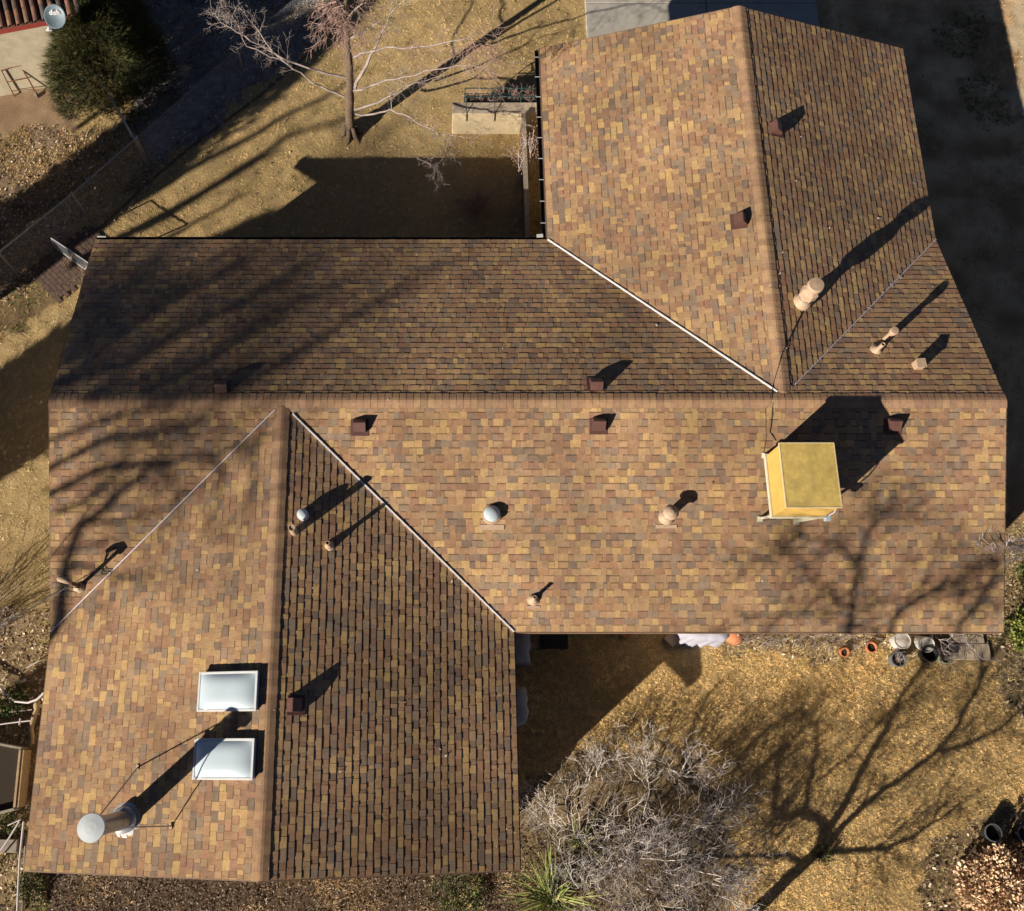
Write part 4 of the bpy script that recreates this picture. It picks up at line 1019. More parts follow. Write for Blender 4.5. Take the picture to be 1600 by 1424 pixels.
# leaf bushes
def leafy(name, base, rad, h, n, seed, label, pal, size, cat='bush', stems=8, stemmat=None, flat=1.):
    r = np.random.default_rng(seed); rr_ = random.Random(seed); b = Vector(base); t = thing(name, label, cat, b)
    mb = MB()
    for k in range(stems): a = rr_.uniform(0, 6.28); twig(mb, b, Vector((math.cos(a) * .8, math.sin(a) * .8, .9)), max(rad, h) * .75, .016, 2, rr_, 3, .7, 0, 3, .3, .003)
    mb.build('stems', stemmat or m_darkbark, t)
    a = r.uniform(0, 6.283, n); el = np.arcsin(r.random(n) ** .75); lump = .7 + .55 * VNS[1](a * 2.6 + 20, el * 3 + seed)
    k = lump * (1 - .5 * r.random(n) ** 2.2)
    c = np.stack([b.x + np.cos(a) * np.cos(el) * rad * k, b.y + np.sin(a) * np.cos(el) * rad * k, b.z + .04 + np.sin(el) * h * k], 1)
    o = np.stack([np.cos(a) * np.cos(el), np.sin(a) * np.cos(el), np.sin(el)], 1) + r.normal(0, .6, (n, 3)); o /= np.linalg.norm(o, axis=1)[:, None]
    s = np.cross(o, r.normal(0, 1, (n, 3))); s /= np.linalg.norm(s, axis=1)[:, None]; L = size * r.uniform(.55, 1.3, (n, 1))
    v = np.stack([c, c + o * L * .5 - s * L * .33, c + o * L, c + o * L * .5 + s * L * .33], 1)
    tri_cloud('foliage', v, pal[r.integers(0, len(pal), n)] * r.uniform(.75, 1.15, (n, 1)), m_leaf, t, 4); return t
RUS = np.array([(.62, .42, .25), (.70, .51, .32), (.50, .31, .18), (.36, .21, .12), (.78, .60, .41)])
leafy('russet_bush', onground(1580, 1402), 1.18, .85, 6600, 14, 'rounded bush of dry russet leaves in the lower right', RUS, .085)
LIME = np.array([(.15, .19, .03), (.21, .24, .045), (.10, .14, .025), (.28, .28, .07), (.06, .09, .02)])
leafy('juniper', onground(1606, 990), .52, .55, 4200, 15, 'bright yellow-green juniper at the south-east house corner', LIME, .07, 'shrub')
leafy('juniper', onground(1612, 905), .40, .35, 1600, 16, 'dull olive juniper behind the white-twigged shrub', LIME * .6, .06, 'shrub')
leafy('ground_plant', onground(715, 1392), .62, .28, 1500, 17, 'low green weed patch beyond the south gable', np.array([(.10, .14, .03), (.16, .19, .05), (.06, .09, .02)]), .045, 'plant')
leafy('ground_plant', onground(22, 1098), .34, .25, 700, 18, 'dark green plant beneath the curved white hose', np.array([(.05, .08, .02), (.08, .12, .03)]), .06, 'plant')
leafy('ground_plant', onground(10, 1216), .26, .22, 420, 19, 'green plant growing inside the timber planter', np.array([(.05, .08, .02), (.09, .13, .03)]), .06, 'plant')
leafy('ground_plant', onground(50, 1385), .34, .22, 600, 20, 'leafy green plant under the long white pipe', np.array([(.06, .08, .02), (.10, .12, .03)]), .05, 'plant')
leafy('ground_plant', onground(12, 1290), .25, .2, 420, 26, 'green plant between the planter and the grey plank', np.array([(.05, .08, .02), (.09, .12, .03)]), .05, 'plant')
# white twiggy shrub reaching over the east rake
r_ = random.Random(31); b = onground(1640, 870); t = thing('white_shrub', 'white-stemmed leafless shrub reaching over the roof edge at right', 'shrub', b); mb = MB()
for k in range(13):
    tg = at(r_.uniform(1535, 1580), r_.uniform(838, 880), r_.uniform(2.75, 3.3)); P = [b, b.lerp(tg, .5) + Vector((.1, 0, .5)) + rv(r_, .06), b.lerp(tg, .78) + Vector((.03, 0, .35)) + rv(r_, .05), tg]
    fp, fr = limb(mb, P, .014, .004, 5, 3, .03, r_)
    for i in range(4, len(fp)): twig(mb, fp[i], (fp[i] - fp[i - 1]).normalized() + rv(r_, .4), .28, .005, 1, r_, 3, .6, .1, 3, .3, .0025)
for k in range(8): twig(mb, b, Vector((r_.gauss(-.3, .5), r_.gauss(0, .6), .9)), 1.4, .012, 2, r_, 4, .7, 0, 3, .3, .003)
mb.build('stems', m_whitetwig, t)
leafy('ground_plant', onground(1283, 1332), .22, .16, 420, 27, 'small dark green plant alone on the lawn where the tree shade forks', np.array([(.05, .07, .02), (.08, .10, .03)]), .045, 'plant')
twiggy('white_shrub', onground(1605, 1015), 14, .42, .006, 32, m_whitetwig, 'small pale wiry shrub in front of the bright juniper', 'shrub', 1, 4, .6, .5, .3)
# shrubs of the north court
twiggy('dry_bush', onground(744, 326), 46, .36, .007, 33, m_redtwig, 'small dry brown bush alone in the shaded court', 'bush', 2, 4, .5, 1.1, .25, base_r=.1)
r_ = random.Random(35)
def rose(base, n, seed, label, h=1.0, lean=(0, .15, 1)):
    r = random.Random(seed); b = Vector(base); t = thing('rose_bush', label, 'bush', b); mb = MB(); tips = []
    for k in range(n):
        d = (Vector(lean) + Vector((r.gauss(0, .28), r.gauss(0, .2), 0))).normalized(); P = [b + Vector((r.gauss(0, .08), r.gauss(0, .08), -.03))]
        for i in range(4): d = (d + rv(r, .12)).normalized(); P.append(P[-1] + d * h / 4 * r.uniform(.8, 1.15))
        limb(mb, P, .013, .005, 5, 2, .02, r); tips += P[2:]
        for i in (2, 3, 4): twig(mb, P[i], d + rv(r, .7), .25, .004, 1, r, 3, .7, 0, 3, .3, .002)
    mb.build('stems', m_whitetwig, t); g = np.random.default_rng(seed); n_ = 260; c = np.array([tuple(r.choice(tips) + rv(r, .09)) for _ in range(n_)])
    o = g.normal(0, 1, (n_, 3)); o /= np.linalg.norm(o, axis=1)[:, None]; s = np.cross(o, g.normal(0, 1, (n_, 3))); s /= np.linalg.norm(s, axis=1)[:, None]; L = .04
    tri_cloud('leaves', np.stack([c, c + o * L * .5 - s * L * .3, c + o * L, c + o * L * .5 + s * L * .3], 1), np.array([(.34, .17, .10), (.24, .12, .07), (.42, .26, .16)])[g.integers(0, 3, n_)], m_leaf, t, 4); return t
rose(onground(815, 283), 6, 36, 'pale-stemmed rose bush left of the board fence', 1.2)
rose(onground(831, 278), 6, 37, 'taller rose bush with red-brown leaves between board fence and gutter', 1.5)
twiggy('dry_bush', onground(826, 345), 5, .5, .008, 38, m_twig, 'few bare stems at the foot of the board fence', 'bush', 1, 3, .7, .8, .3)

# ------------------------------------------------------------------ walls, fences
def wp(u, v, z=0.): return at(u, v, z)
a_ = at(706, 209); b_ = at(843, 209)
gw = thing('garden_wall', 'low cream stucco wall in front of the teal planter rail', 'wall', (a_.x, a_.y, 0))
x1w = XN + .46; yw = a_.y
mb = MB(); mb.box(((a_.x + x1w) / 2, yw + .16, .36), x1w - a_.x, .32, .92); mb.build('wall', m_creamwall, gw, bevel=.02)
mb = MB(); mb.box(((a_.x + x1w) / 2, yw + .16, .833), x1w - a_.x + .02, .33, .03); mb.build('coping', M('worn_coping', (.40, .33, .25), .95, nscale=9, var=.3), gw, bevel=.008)
x0p = at(727, 170, 1.0).x
pl = thing('planter_rail', 'teal metal rail box of dried plants behind the cream wall', 'planter', (x0p, yw + .5, 0))
mb = MB(); zr = 1.02; ya, yb2 = yw + .37, yw + .62
for y in (ya, yb2): mb.beam((x0p, y, zr), (x1w - .05, y, zr), .022, .022); mb.beam((x0p, y, zr - .22), (x1w - .05, y, zr - .22), .02, .02)
mb.build('rail', m_teal, pl)
mb = MB(); mb.box(((x0p + x1w) / 2, (ya + yb2) / 2, zr - .27), x1w - x0p - .1, yb2 - ya - .03, .05); mb.build('trough', m_black, pl)
n_ = 4
for k in range(n_):
    xx = x0p + (x1w - .08 - x0p) * k / (n_ - 1); mb = MB(); mb.beam((xx, ya, zr), (xx, yb2, zr), .02, .02)
    for y in (ya, yb2): mb.beam((xx, y, -.1), (xx, y, zr), .022, .022, up=Vector((0, 1, 0)))
    mb.build('post', m_teal, pl)
for k, xx in enumerate((x0p + .03, x0p + .75, x1w - .15)):
    mb = MB(); mb.tube([(xx, ya, zr), (xx, ya - .05, zr + .02), (xx + .01, yw - .02, .84), (xx + .01, yw - .025, .55)], .010, 6); mb.build('hanging_strap', m_cable, pl)
r_ = random.Random(44)
dp = thing('dry_plants', 'row of withered brown stems standing in the teal rail box', 'plants', (x0p + .8, yw + .5, zr - .25)); mb = MB()
for k in range(70):
    q = Vector((r_.uniform(x0p + .08, x1w - .2), r_.uniform(ya + .04, yb2 - .04), zr - .25)); twig(mb, q, Vector((r_.gauss(0, .3), r_.gauss(0, .3), 1)), r_.uniform(.16, .34), .004, 1, r_, 4, .6, .1, 3, .3, .0022)
mb.build('stems', m_redtwig, dp)
# board fence running from the wall along the gutter
fa = at(819, 206, 1.0); fb = at(826, 378, 1.0)
bf = thing('board_fence', 'dark timber board fence standing square to the cream wall', 'fence', (fa.x, fa.y, 0))
mb = MB(); N_ = 30; y0f, y1f = yw - .04, YN + .25
for k in range(N_):
    yy = y0f - (y0f - y1f) * (k + .5) / N_; mb.box((fa.x + rnd.uniform(-.004, .004), yy, .45 + rnd.uniform(-.012, .012)), .022, (y0f - y1f) / N_ - .008, 1.0)
mb.build('boards', m_brownwood, bf)
mb = MB(); mb.box((fa.x, (y0f + y1f) / 2, .975), .11, y0f - y1f, .035); mb.build('cap_rail', m_greywood, bf)
mb = MB(); 
for z in (.25, .75): mb.box((fa.x + .035, (y0f + y1f) / 2, z), .04, y0f - y1f, .07)
mb.build('cross_rail', m_brownwood, bf)
# chain-link fences
def chain(posts, h, name, label, rails, seed, mesh_sp=.075):
    t = thing(name, label, 'fence', posts[0])
    ms = MB()
    for k in range(len(posts) - 1):
        a, b = Vector(posts[k]), Vector(posts[k + 1]); d = (b - a); L = d.length; d.normalize(); n = int((L + h) / mesh_sp)
        for i in range(n):
            s = i * mesh_sp - h
            for sgn in (1, -1):
                p0, p1 = (s, 0.), (s + h, h)
                if sgn < 0: p0, p1 = (s, h), (s + h, 0.)
                t0 = max(0, -p0[0] / h); t1 = min(1, (L - p0[0]) / h)
                if t1 <= t0: continue
                f = lambda tt: a + d * (p0[0] + (p1[0] - p0[0]) * tt) + Vector((0, 0, .03 + p0[1] + (p1[1] - p0[1]) * tt))
                ms.tube([f(t0), f(t1)], .0019, 3, cap=False)
        r = MB(); (r.tube([a + Vector((0, 0, h + .03)), b + Vector((0, 0, h + .03))], .021 if rails else .004, 8)); r.build('top_rail', m_galv, t)
    ms.build('wire_mesh', m_galv, t)
    for p in posts:
        m_ = MB(); m_.lathe([(.03, -.1), (.03, h + .05), (.036, h + .05), (.03, h + .085), (.001, h + .1)], p, 12); m_.build('post', m_galv, t)
    return t
P1 = onground(232, 262); P2_ = onground(140, 345); P3_ = onground(30, 432); dfe = (P1 - P2_).normalized()
chain([P1, P2_, P3_, P3_ + (P3_ - P2_).normalized() * 3.2], 1.22, 'chain_link_fence', 'chain-link fence with a steel top rail beside the leaf litter', True, 1)
chain([P1 + dfe * .06, P1 + dfe * 3.6, P1 + dfe * 7.2, P1 + dfe * 11], 1.22, 'chain_link_fence', 'chain-link fence with a thin top wire across the dark gravel', False, 2)
dn = Vector((-dfe.y, dfe.x, 0)); q = at(169, 144, 1.25); q2 = Vector((q.x, q.y, 0)) 
chain([P1 + (q2 - P1).normalized() * .07, P1 + (q2 - P1) * 1.0 + (q2 - P1).normalized() * .8], 1.22, 'chain_link_fence', 'short chain-link return running under the evergreen bush', True, 3)
# leaning gate panel by the gable
ga, gb = at(80, 372, 1.05), at(140, 412, 1.05); gc, gd = at(86, 386, .12), at(133, 421, .12)
gt_ = thing('gate_panel', 'narrow steel wire gate panel leaning by the gable corner', 'gate', (gc.x, gc.y, 0))
mb = MB()
for p, q in ((ga, gb), (gc, gd), (ga, gc), (gb, gd)): mb.tube([p, q], .019, 8)
mb.build('frame', m_steel, gt_)
mb = MB()
for k in range(1, 26):
    mb.tube([ga.lerp(gb, k / 26), gc.lerp(gd, k / 26)], .003, 3)
for k in range(1, 12): mb.tube([ga.lerp(gc, k / 12), gb.lerp(gd, k / 12)], .003, 3)
mb.build('wire_mesh', m_galv, gt_)
# timber edging along the lawn
mb = MB(); ea = [onground(100, 397), onground(160, 352), onground(232, 285), onground(300, 228), onground(402, 152), onground(520, 52)]
for p, q in zip(ea, ea[1:]): mb.beam(p + Vector((0, 0, -.01)), q + Vector((0, 0, -.01)), .05, .09)
tag(mb.build('lawn_edging', m_brownwood), 'low brown timber edging between lawn and leaf litter', 'edging')

# ------------------------------------------------------------------ the neighbour's house
m_nwall = M('greyed_stucco', (.37, .325, .235), .95, nscale=3, var=.22, bump=.5, bscale=100)
A = at(0, 48, 2.55); B = at(132, 23, 2.55); dx = (B - A).normalized(); dx.z = 0; dy = Vector((-dx.y, dx.x, 0))
A = A - dx * 6; A.z = 0; B.z = 0
nh = thing('neighbour_house', 'cream house with red fascia and brown tile roof at top left', 'house', B)
Ln = (B - A).length; ovn = .35
mb = MB(); c0 = A + dy * ovn; mb.hexa([c0 + Vector((0, 0, -.2)), c0 + dx * (Ln - .3) + Vector((0, 0, -.2)), c0 + dx * (Ln - .3) + dy * 7 + Vector((0, 0, -.2)), c0 + dy * 7 + Vector((0, 0, -.2)),
    c0 + Vector((0, 0, 2.55)), c0 + dx * (Ln - .3) + Vector((0, 0, 2.55)), c0 + dx * (Ln - .3) + dy * 7 + Vector((0, 0, 2.55)), c0 + dy * 7 + Vector((0, 0, 2.55))]); mb.build('wall', m_nwall, nh)
mb = MB(); mb.beam(A + Vector((0, 0, 2.53)), B + Vector((0, 0, 2.53)), .03, .17); mb.beam(B + Vector((0, 0, 2.53)), B + dy * 3.8 + Vector((0, 0, 3.6)), .03, .17); mb.build('fascia', m_redtrim, nh)
mb = MB(); sl_ = .3; pit = .205; tl_ = .36
ncol = int(Ln / pit)
for i in range(ncol):
    xx = B - dx * (i + .5) * pit
    for j in range(11):
        c = jitter(rnd.choice([(.10, .055, .042), (.075, .05, .04), (.14, .07, .05), (.06, .05, .045), (.17, .09, .06)]), .15)
        y0t, y1t = j * tl_ - .05, (j + 1) * tl_ + .02
        for k in range(6):
            t0, t1 = math.pi * k / 6, math.pi * (k + 1) / 6
            f = lambda t, yy, l: xx + dx * math.cos(t) * pit * .36 + dy * yy + Vector((0, 0, 2.63 + yy * sl_ + math.sin(t) * .075 + l))
            mb.poly([f(t0, y0t, .02), f(t1, y0t, .02), f(t1, y1t, 0), f(t0, y1t, 0)][::-1], 0, c)
        mb.poly([xx + dx * pit * .52 + dy * y0t + Vector((0, 0, 2.64 + y0t * sl_)), xx - dx * pit * .52 + dy * y0t + Vector((0, 0, 2.64 + y0t * sl_)), xx - dx * pit * .52 + dy * y1t + Vector((0, 0, 2.63 + y1t * sl_)), xx + dx * pit * .52 + dy * y1t + Vector((0, 0, 2.63 + y1t * sl_))][::-1], 0, tuple(q * .6 for q in c))
mb.build('roof', m_tile, nh, attr=True)
pb_ = at(57, 124); mb = MB(); mb.tube([pb_ + Vector((0, 0, -.1)), pb_ + Vector((0, 0, 1.2)), pb_ + Vector((.012, .02, 1.25)), pb_ + Vector((.0, .03, 2.4))], .028, 10); mb.build('downspout', m_potgrey, nh)
# satellite dish on the roof edge, lettering on the reflector
dc = at(86.5, 26.5, 3.05)
nd = Vector((.10, -.62, .78)).normalized(); ud = Vector((0, 0, 1)) - nd * nd.z; ud.normalize(); rd_ = ud.cross(nd)
rd_, ud = (rd_ * math.cos(-.12) + ud * math.sin(-.12)), (ud * math.cos(-.12) - rd_ * math.sin(-.12))
mb = MB(); rD = .245
mb.lathe([(.001, .0)] + [(rD * k / 8, .055 * (k / 8) ** 2) for k in range(1, 9)] + [(rD * 1.02, .052), (rD * 1.02, .035)] + [(rD * k / 8, .055 * (k / 8) ** 2 - .02) for k in range(7, 0, -1)], dc, 40, axes=(rd_, ud, nd), sy=1.08)
ds = mb.build('satellite_dish', m_dish, nh, smooth=True)
tc_ = bpy.data.curves.new('lettering', 'FONT'); tc_.body = 'd\u0131sh'; tc_.size = .15; tc_.align_x = 'CENTER'; tc_.extrude = .002; tc_.offset = .003
try:
    tmp = bpy.data.objects.new('lettering', tc_); COL.objects.link(tmp); bpy.context.view_layer.update()
    me_t = bpy.data.meshes.new_from_object(tmp.evaluated_get(bpy.context.evaluated_depsgraph_get())); bpy.data.objects.remove(tmp)
    mt = Matrix((rd_, ud, nd)).transposed().to_4x4(); mt.translation = dc + nd * .052 + ud * .04
    me_t.transform(mt); me_t.name = 'lettering'; me_t.materials.clear(); me_t.materials.append(m_ink)
    lo = bpy.data.objects.new('lettering', me_t); COL.objects.link(lo); attach(lo, ds)
except Exception as ex: print('text', ex)
mb = MB()
for k in (-1, 0, 1): mb.box(dc + nd * .053 + ud * (.150 - .018 * abs(k)) + rd_ * (-.036 + k * .016), .010, .010, .004, axes=(rd_, ud, nd))
mb.build('logo_mark', m_ink, ds)
mb = MB(); foot = dc - ud * .27 + rd_ * .06
lnb = dc - ud * .30 + nd * .34 - rd_ * .10
mb.tube([foot - nd * .05, foot + nd * .05, lnb], .014, 8); mb.tube([dc - nd * .02, dc - nd * .12 - Vector((0, 0, .1)), Vector((dc.x, dc.y, 2.66)) + dy * .12], .02, 8); mb.build('dish_arm', m_dish, ds)
mb = MB(); mb.box(lnb, .13, .05, .06, axes=(rd_, ud, nd)); mb.box(lnb + ud * .03 + nd * .03, .05, .08, .05, axes=(rd_, ud, nd)); mb.build('receiver', m_white, ds, bevel=.008)
# rusty rack against the neighbour wall
rk_ = thing('rusty_rack', 'rusty iron rack with three rungs leaning at the cream wall', 'rack', onground(38, 146)); zt_ = .95
f0, f1 = onground(22, 150), onground(58, 148); t0_, t1_ = at(2, 110, zt_), at(30, 99, zt_)
mb = MB(); mb.beam(f0, t0_, .035, .02); mb.beam(f1, t1_, .035, .02); mb.build('side_rail', m_rust, rk_)
mb = MB()
for s in (.2, .55, .97): mb.tube([f0.lerp(t0_, s), f1.lerp(t1_, s)], .012, 6)
mb.build('rung', m_rust, rk_)
mb = MB(); wq = at(76, 88, 1.2); mb.tube([t1_, t1_ + dx * .5 + dy * .02, t1_ + dx * .72], .008, 6); mb.tube([t0_, t0_ + dx * .4 + Vector((0, 0, .02))], .008, 6); mb.build('wire_arm', m_rust, rk_)
mb = MB(); mb.box(f1 + Vector((-.02, -.06, .06)), .07, .12, .12, rz=.4); mb.build('foot_block', m_greywood, rk_)

# ------------------------------------------------------------------ pots, furniture and odds along the south eave
m_chalk = M('pale_debris', (.46, .44, .41), .95, nscale=22, var=.35, rust=(.26, .22, .18))
def pot(name, px, py, rtop, rbot, h, mat, label, group=None, lean=0., rim=.0, soil=.8, z=0., cat='pot', fill=None):
    b = onground(px, py); t = thing(name, label, cat, b, group)
    ax = None
    if lean: q = Quaternion((1, .3, 0), lean); ax = (q @ Vector((1, 0, 0)), q @ Vector((0, 1, 0)), q @ Vector((0, 0, 1)))
    th_ = .012 if rtop < .2 else .018
    mb = MB(); pr = [(.001, .0), (rbot, 0), (rtop, h - rim)]
    if rim: pr += [(rtop + .012, h - rim), (rtop + .014, h)]
    else: pr += [(rtop + .003, h)]
    pr += [(rtop - th_, h), (rbot + (rtop - rbot) * .8 - th_, h * soil)]
    mb.lathe(pr, b, 26, axes=ax); mb.build('shell', mat, t, smooth=False)
    mb = MB(); n = 18; 
    mb.lathe([(rtop - th_ - .002, h * soil), (rtop * .5, h * soil + .012), (.001, h * soil + .016)], b, n, axes=ax, jit=lambda k, z_: 1); mb.build('soil', fill or m_soil, t)
    return t, b
def stems_in(t, b, n, L, seed, mat, z, rad):
    r = random.Random(seed); mb = MB()
    for k in range(n): twig(mb, b + Vector((r.gauss(0, rad), r.gauss(0, rad), z)), Vector((r.gauss(0, .55), r.gauss(0, .55), .7)), L, .006, 1, r, 4, .7, .2, 3, .35, .003)
    mb.build('dead_stems', mat, t)
pot('flower_pot', 1315, 1017, .095, .07, .16, m_terra, 'small terracotta pot, leftmost by the eave, lying in dry stems', 'pots along the south eave', .35, .03, .7)
t, b = pot('flower_pot', 1357, 1013, .11, .08, .2, m_terra, 'terracotta pot between dry stems and the white tubs', 'pots along the south eave', .0, .035, .72)
pot('flower_pot', 1401, 1003, .185, .16, .30, m_potwhite, 'weathered white tub nearest the terracotta pots', 'pots along the south eave', .0, .0, .95, fill=m_chalk)
pot('bucket', 1436, 1003, .17, .14, .34, m_potwhite, 'white bucket leaning beside the weathered white tub', 'pots along the south eave', .3, .0, .9, cat='bucket', fill=m_chalk)
t, b = pot('flower_pot', 1396, 1032, .155, .13, .26, m_potgrey, 'grey metal pot of dead plants in front of the white tubs', 'pots along the south eave', .0, .015, .8); stems_in(t, b, 9, .2, 51, m_twig, .2, .05)
pot('flower_pot', 1443, 1024, .165, .13, .30, m_potblack, 'black pot with an empty dark hollow below the white bucket', 'pots along the south eave', .0, .012, .35)
t, b = pot('flower_pot', 1470, 1028, .14, .11, .22, m_potgreen, 'pale green pot of dead stems next to the paving', 'pots along the south eave', .0, .012, .85); stems_in(t, b, 12, .3, 52, m_twig, .18, .05)
pot('flower_pot', 1541, 1300, .165, .13, .27, m_potblack, 'black nursery pot with a pale rim above the russet bush', None, .0, .012, .55)
rimp = onground(1541, 1300); mb = MB(); mb.lathe([(.16, .268), (.18, .268), (.182, .285), (.16, .285)], rimp, 28); mb.build('rim', m_galv, [o for o in COL.objects if o.get('label', '').startswith('black nursery pot')][0])
t, b = pot('flower_pot', 1592, 1302, .17, .13, .28, m_potblack, 'dark pot with a pale rim at the right frame edge', None, .0, .012, .8); mb = MB(); mb.lathe([(.165, .278), (.185, .278), (.187, .295), (.165, .295)], b, 28); mb.build('rim', m_galv, t)
# dry stems along the flower bed
r_ = random.Random(61); q = onground(1240, 1000); dsb = thing('dried_plant', 'bed of withered pale stems along the south eave', 'plants', q); mb = MB()
for k in range(150):
    p = onground(r_.uniform(1150, 1345), r_.uniform(985, 1008)); twig(mb, p, Vector((r_.gauss(0, .8), r_.gauss(-.1, .5), .5)), r_.uniform(.2, .45), .006, 1, r_, 4, .7, .3, 3, .4, .0028)
mb.build('stems', m_twig, dsb)
q = onground(1455, 1000); dsb = thing('dried_plant', 'arching bare vine stems above the white bucket', 'plants', q); mb = MB()
for k in range(13):
    p = onground(r_.uniform(1440, 1495), r_.uniform(978, 1002)); twig(mb, p + Vector((0, 0, .1)), Vector((r_.gauss(.2, .9), r_.gauss(-.2, .6), .7)), r_.uniform(.4, .8), .007, 1, r_, 4, .7, .5, 3, .4, .003)
mb.build('stems', m_whitetwig, dsb)
def drape(name, c, sx, sy, h, seed, mat, label, cat, folds=9, depth=.05, rz=0., top=.82):
    """cloth cover: rounded box outline whose sides hang in folds"""
    t = thing(name, label, cat, c); r = random.Random(seed); n = 64; mb = MB(); ph = [r.uniform(0, 6.28) for _ in range(6)]
    rings = []
    for k, (s, z) in enumerate([(1.10, 0.), (1.06, .18), (1.02, .5), (1.0, .8), (.97, .93), (.88, 1.), (.6, 1.05), (.25, 1.04), (.02, 1.03)]):
        row = []
        for i in range(n):
            a = 2 * math.pi * i / n; ca, sa = math.cos(a), math.sin(a)
            q = (abs(ca) ** 5 + abs(sa) ** 5) ** (-1 / 5)
            fold = 1 + depth * (1.2 - z) * (math.sin(folds * a + ph[0]) + .6 * math.sin(folds * 1.7 * a + ph[1])) + .03 * math.sin(3 * a + 4 * z + ph[2])
            x, y = ca * q * sx / 2 * s * fold, sa * q * sy / 2 * s * fold
            row.append(Vector(c) + Vector((x * math.cos(rz) - y * math.sin(rz), x * math.sin(rz) + y * math.cos(rz), h * z + .03 * math.sin(2 * a + ph[3]) * (z > .85))))
        rings.append(row)
    vs = [p for row in rings for p in row]; fs = []
    for k in range(len(rings) - 1):
        for i in range(n): fs.append((k * n + i, k * n + (i + 1) % n, (k + 1) * n + (i + 1) % n, (k + 1) * n + i))
    mb.mesh(vs, fs); mb.build('cloth', mat, t, smooth=True); return t
p = at(1098, 990, .4); drape('grill_cover', (p.x, YS + .28, gz(p.x, YS)), .95, .62, .95, 3, m_tarp, 'lavender-white fabric cover over a grill under the south eave', 'cover', 13, .085)
drape('furniture_cover', (XI + .02, at(812, 1000).y - .15, 0), .95, .80, .85, 4, m_cover, 'grey cloth cover in the inner corner of the court', 'cover', 8, .085)
drape('furniture_cover', (XI - .02, at(812, 1105).y, 0), .82, .85, .95, 5, m_cover, 'crumpled grey cloth cover halfway along the shaded wall', 'cover', 7, .10)
drape('furniture_cover', (XI - .10, at(812, 1210).y, 0), .55, 1.5, .75, 6, m_cover, 'long low grey cover at the south end of the shaded wall', 'cover', 10, .08)
p = at(862, 992, .5); tbl = thing('patio_table', 'dark metal cart with rail handles in the shaded inner corner', 'cart', (p.x, YS + .1, 0))
mb = MB(); mb.box((p.x, YS + .05, .70), .62, .46, .03); mb.build('top', m_potblack, tbl, bevel=.005)
for sx in (-.27, .27):
    for sy in (-.18, .18):
        mb = MB(); mb.beam((p.x + sx, YS + .05 + sy, 0), (p.x + sx, YS + .05 + sy, .70), .03, .03, up=Vector((0, 1, 0))); mb.build('leg', m_teal, tbl)
    mb = MB(); mb.tube([(p.x + sx * 1.12, YS - .16, .72), (p.x + sx * 1.12, YS - .18, .78), (p.x + sx * 1.12, YS + .2, .78), (p.x + sx * 1.12, YS + .22, .72)], .010, 6); mb.build('handle', m_teal, tbl)
p = onground(1048, 1003); mb = MB(); mb.box(p + Vector((0, .05, .08)), .28, .28, .2, rz=.75); tag(mb.build('stone_block', m_stone, bevel=.02), 'square brown stone block set cornerwise under the eave', 'stone')
p = onground(1147, 998); t = thing('clay_bowl', 'wide orange clay bowl turned over beside the grill cover', 'bowl', p); mb = MB(); mb.lathe([(.20, 0), (.215, .03), (.19, .11), (.13, .18), (.05, .21), (.001, .212)], p + Vector((0, .06, 0)), 26); mb.build('shell', m_terra, t, smooth=True)
mb = MB(); mb.lathe([(.022, .20), (.02, .22), (.001, .225)], p + Vector((0.04, .06, 0)), 10); mb.build('knob', m_white, t)
p = onground(977, 996); mb = MB(); mb.lathe([(.001, .0), (.10, 0), (.12, .17), (.105, .17), (.095, .12), (.001, .125)], p + Vector((0, .1, 0)), 20); tag(mb.build('flower_pot', m_terra), 'red clay pot alone in deep shade under the eave', 'pot')
yucca(onground(957, 990) + Vector((0, .12, 0)), 30, .35, 12, 'small spiky plant in deep shade under the south eave', (0, -.2, 0), 'plant')

# ------------------------------------------------------------------ west strip: planter, pipes, hose
pb = thing('timber_planter', 'raw timber planter box with sloping rails at the left frame edge', 'planter', onground(0, 1215))
zP = .42
c1, c2 = at(31, 1172, zP), at(22, 1262, zP)
mb = MB(); d12 = (c2 - c1); mb.beam((c1.x, c1.y, zP / 2), (c2.x, c2.y, zP / 2), .045, zP); mb.beam((c1.x + .055, c1.y, zP / 2 - .02), (c2.x + .055, c2.y, zP / 2 - .02), .05, zP); mb.build('side_board', m_wood, pb)
mb = MB(); w0 = at(-60, 1152, zP); mb.beam((c1.x + .02, c1.y + .03, zP / 2), (w0.x, w0.y, zP / 2), .045, zP + .02); mb.build('end_board', m_greywood, pb)
mb = MB(); w1 = at(-60, 1285, zP); mb.beam((c2.x, c2.y - .03, zP / 2), (w1.x, w1.y, zP / 2), .045, zP + .02); mb.build('end_board', m_greywood, pb)
mb = MB(); mb.poly([(w1.x, w1.y, zP - .12), (c2.x - .03, c2.y, zP - .12), (c1.x - .03, c1.y, zP - .12), (w0.x, w0.y, zP - .12)]); mb.build('soil', m_soil, pb)
p, q = at(-40, 1322, .1), at(27, 1322, .1); mb = MB(); mb.box(((p.x + q.x) / 2, p.y, .06), q.x - p.x, .26, .12); tag(mb.build('plank', m_greywood, bevel=.01), 'short wide grey plank lying beside the white pipes', 'plank')
def pipe_line(pxs, r, label, name='plastic_pipe', mat=m_pipe, cat='pipe', group=None):
    mb = MB(); pts = [at(*q) for q in pxs]; mb.tube(pts, r, 8); return tag(mb.build(name, mat), label, cat, group)
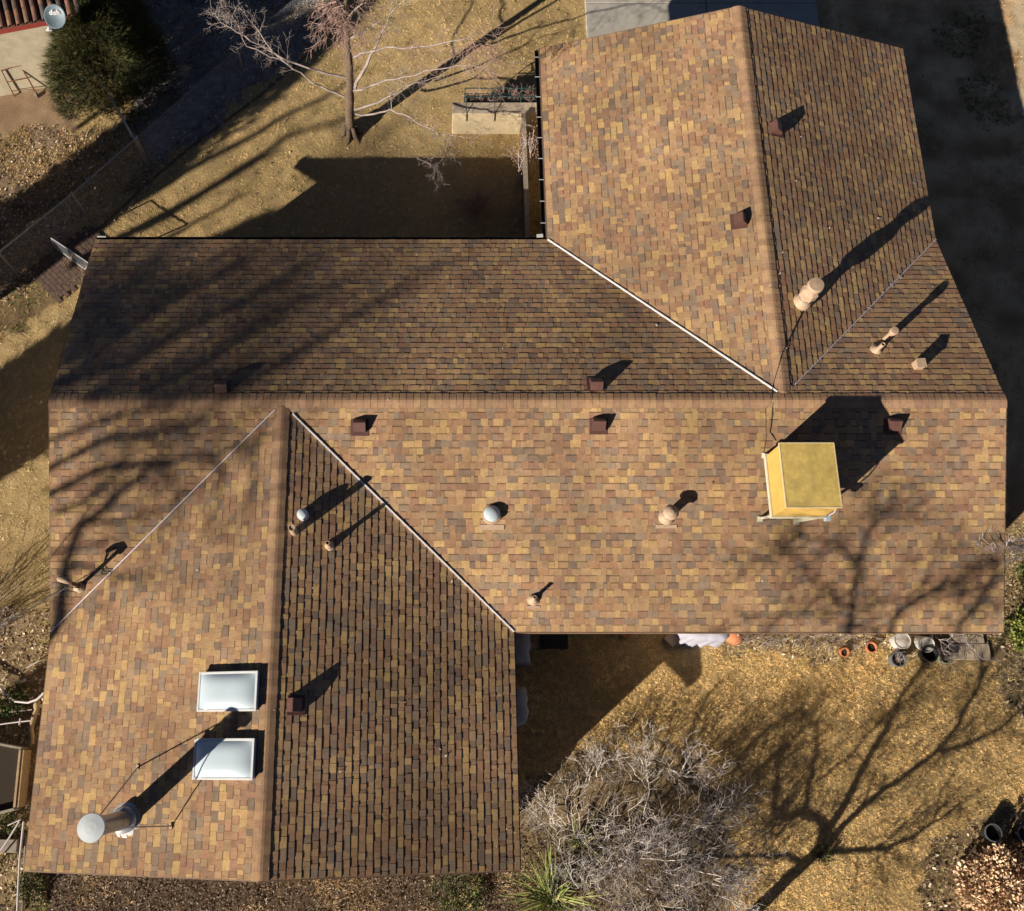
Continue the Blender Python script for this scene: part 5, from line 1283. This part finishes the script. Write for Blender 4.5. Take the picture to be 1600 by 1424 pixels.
pipe_line([(-40, 1010, .05), (-10, 1060, .12), (8, 1085, .2), (24, 1096, .25), (44, 1098, .3), (58, 1093, .35), (72, 1080, .4)], .026, 'thick white hose curving down from the left frame edge', 'hose', m_pipe, 'hose')
pipe_line([(37, 1284, .35), (31, 1340, .3), (28, 1400, .28), (26, 1450, .25)], .024, 'long white plastic pipe running down past the roof corner')
pipe_line([(30, 1284, .35), (14, 1310, .3), (-10, 1345, .22), (-40, 1380, .2)], .018, 'slanting white pipe crossing the grey plank')
pipe_line([(12, 1290, .33), (32, 1281, .36)], .012, 'short thin pipe above the grey plank')
pipe_line([(-30, 1136, .25), (14, 1130, .25), (30, 1128, .25), (48, 1126, .25)], .016, 'white pipe with a small tee above the timber planter')
mb = MB(); p = at(31, 1128, .25); mb.tube([p - Vector((0, .07, 0)), p + Vector((0, .07, 0))], .02, 8); mb.build('tee_joint', m_pipe, [o for o in COL.objects if o.get('label', '').startswith('white pipe with a small tee')][0])
pipe_line([(14, 1113, .1), (50, 1109, .1)], .010, 'thin white stake among green leaves below the hose', 'garden_stake', m_whitetwig, 'stake')
pipe_line([(41, 1044, .08), (62, 1032, .08)], .016, 'pale stick slanting in the weeds above the hose', 'garden_stake', m_whitetwig, 'stake')
pipe_line([(33, 1066, .05), (40, 1062, .05)], .03, 'short pale offcut in the weeds just above the hose', 'garden_stake', m_whitetwig, 'stake')
pipe_line([(40, 1306, .02), (35, 1424, .02)], .02, 'thin brown rail on the ground by the roof corner', 'ground_rail', m_greywood, 'rail')
r_ = random.Random(71); mb = MB(); P = [at(60, 1095, .12), at(54, 1118, .12), at(49, 1140, .13), at(50, 1163, .12)]
limb(mb, P, .065, .05, 10, 3, .03, r_); tag(mb.build('log', m_wood, smooth=True), 'barkless pale log lying along the west eave', 'log')
r_ = random.Random(72)
# twiggy weeds by the west eave that throw the barred shade
twiggy('dry_bush', (at(-50, 985).x, at(-50, 985).y, 0), 40, 1.0, .01, 73, m_twig, 'dry leafless bush outside the left frame edge', 'bush', 2, 4, .5, 1.6, .25, base_r=.35)
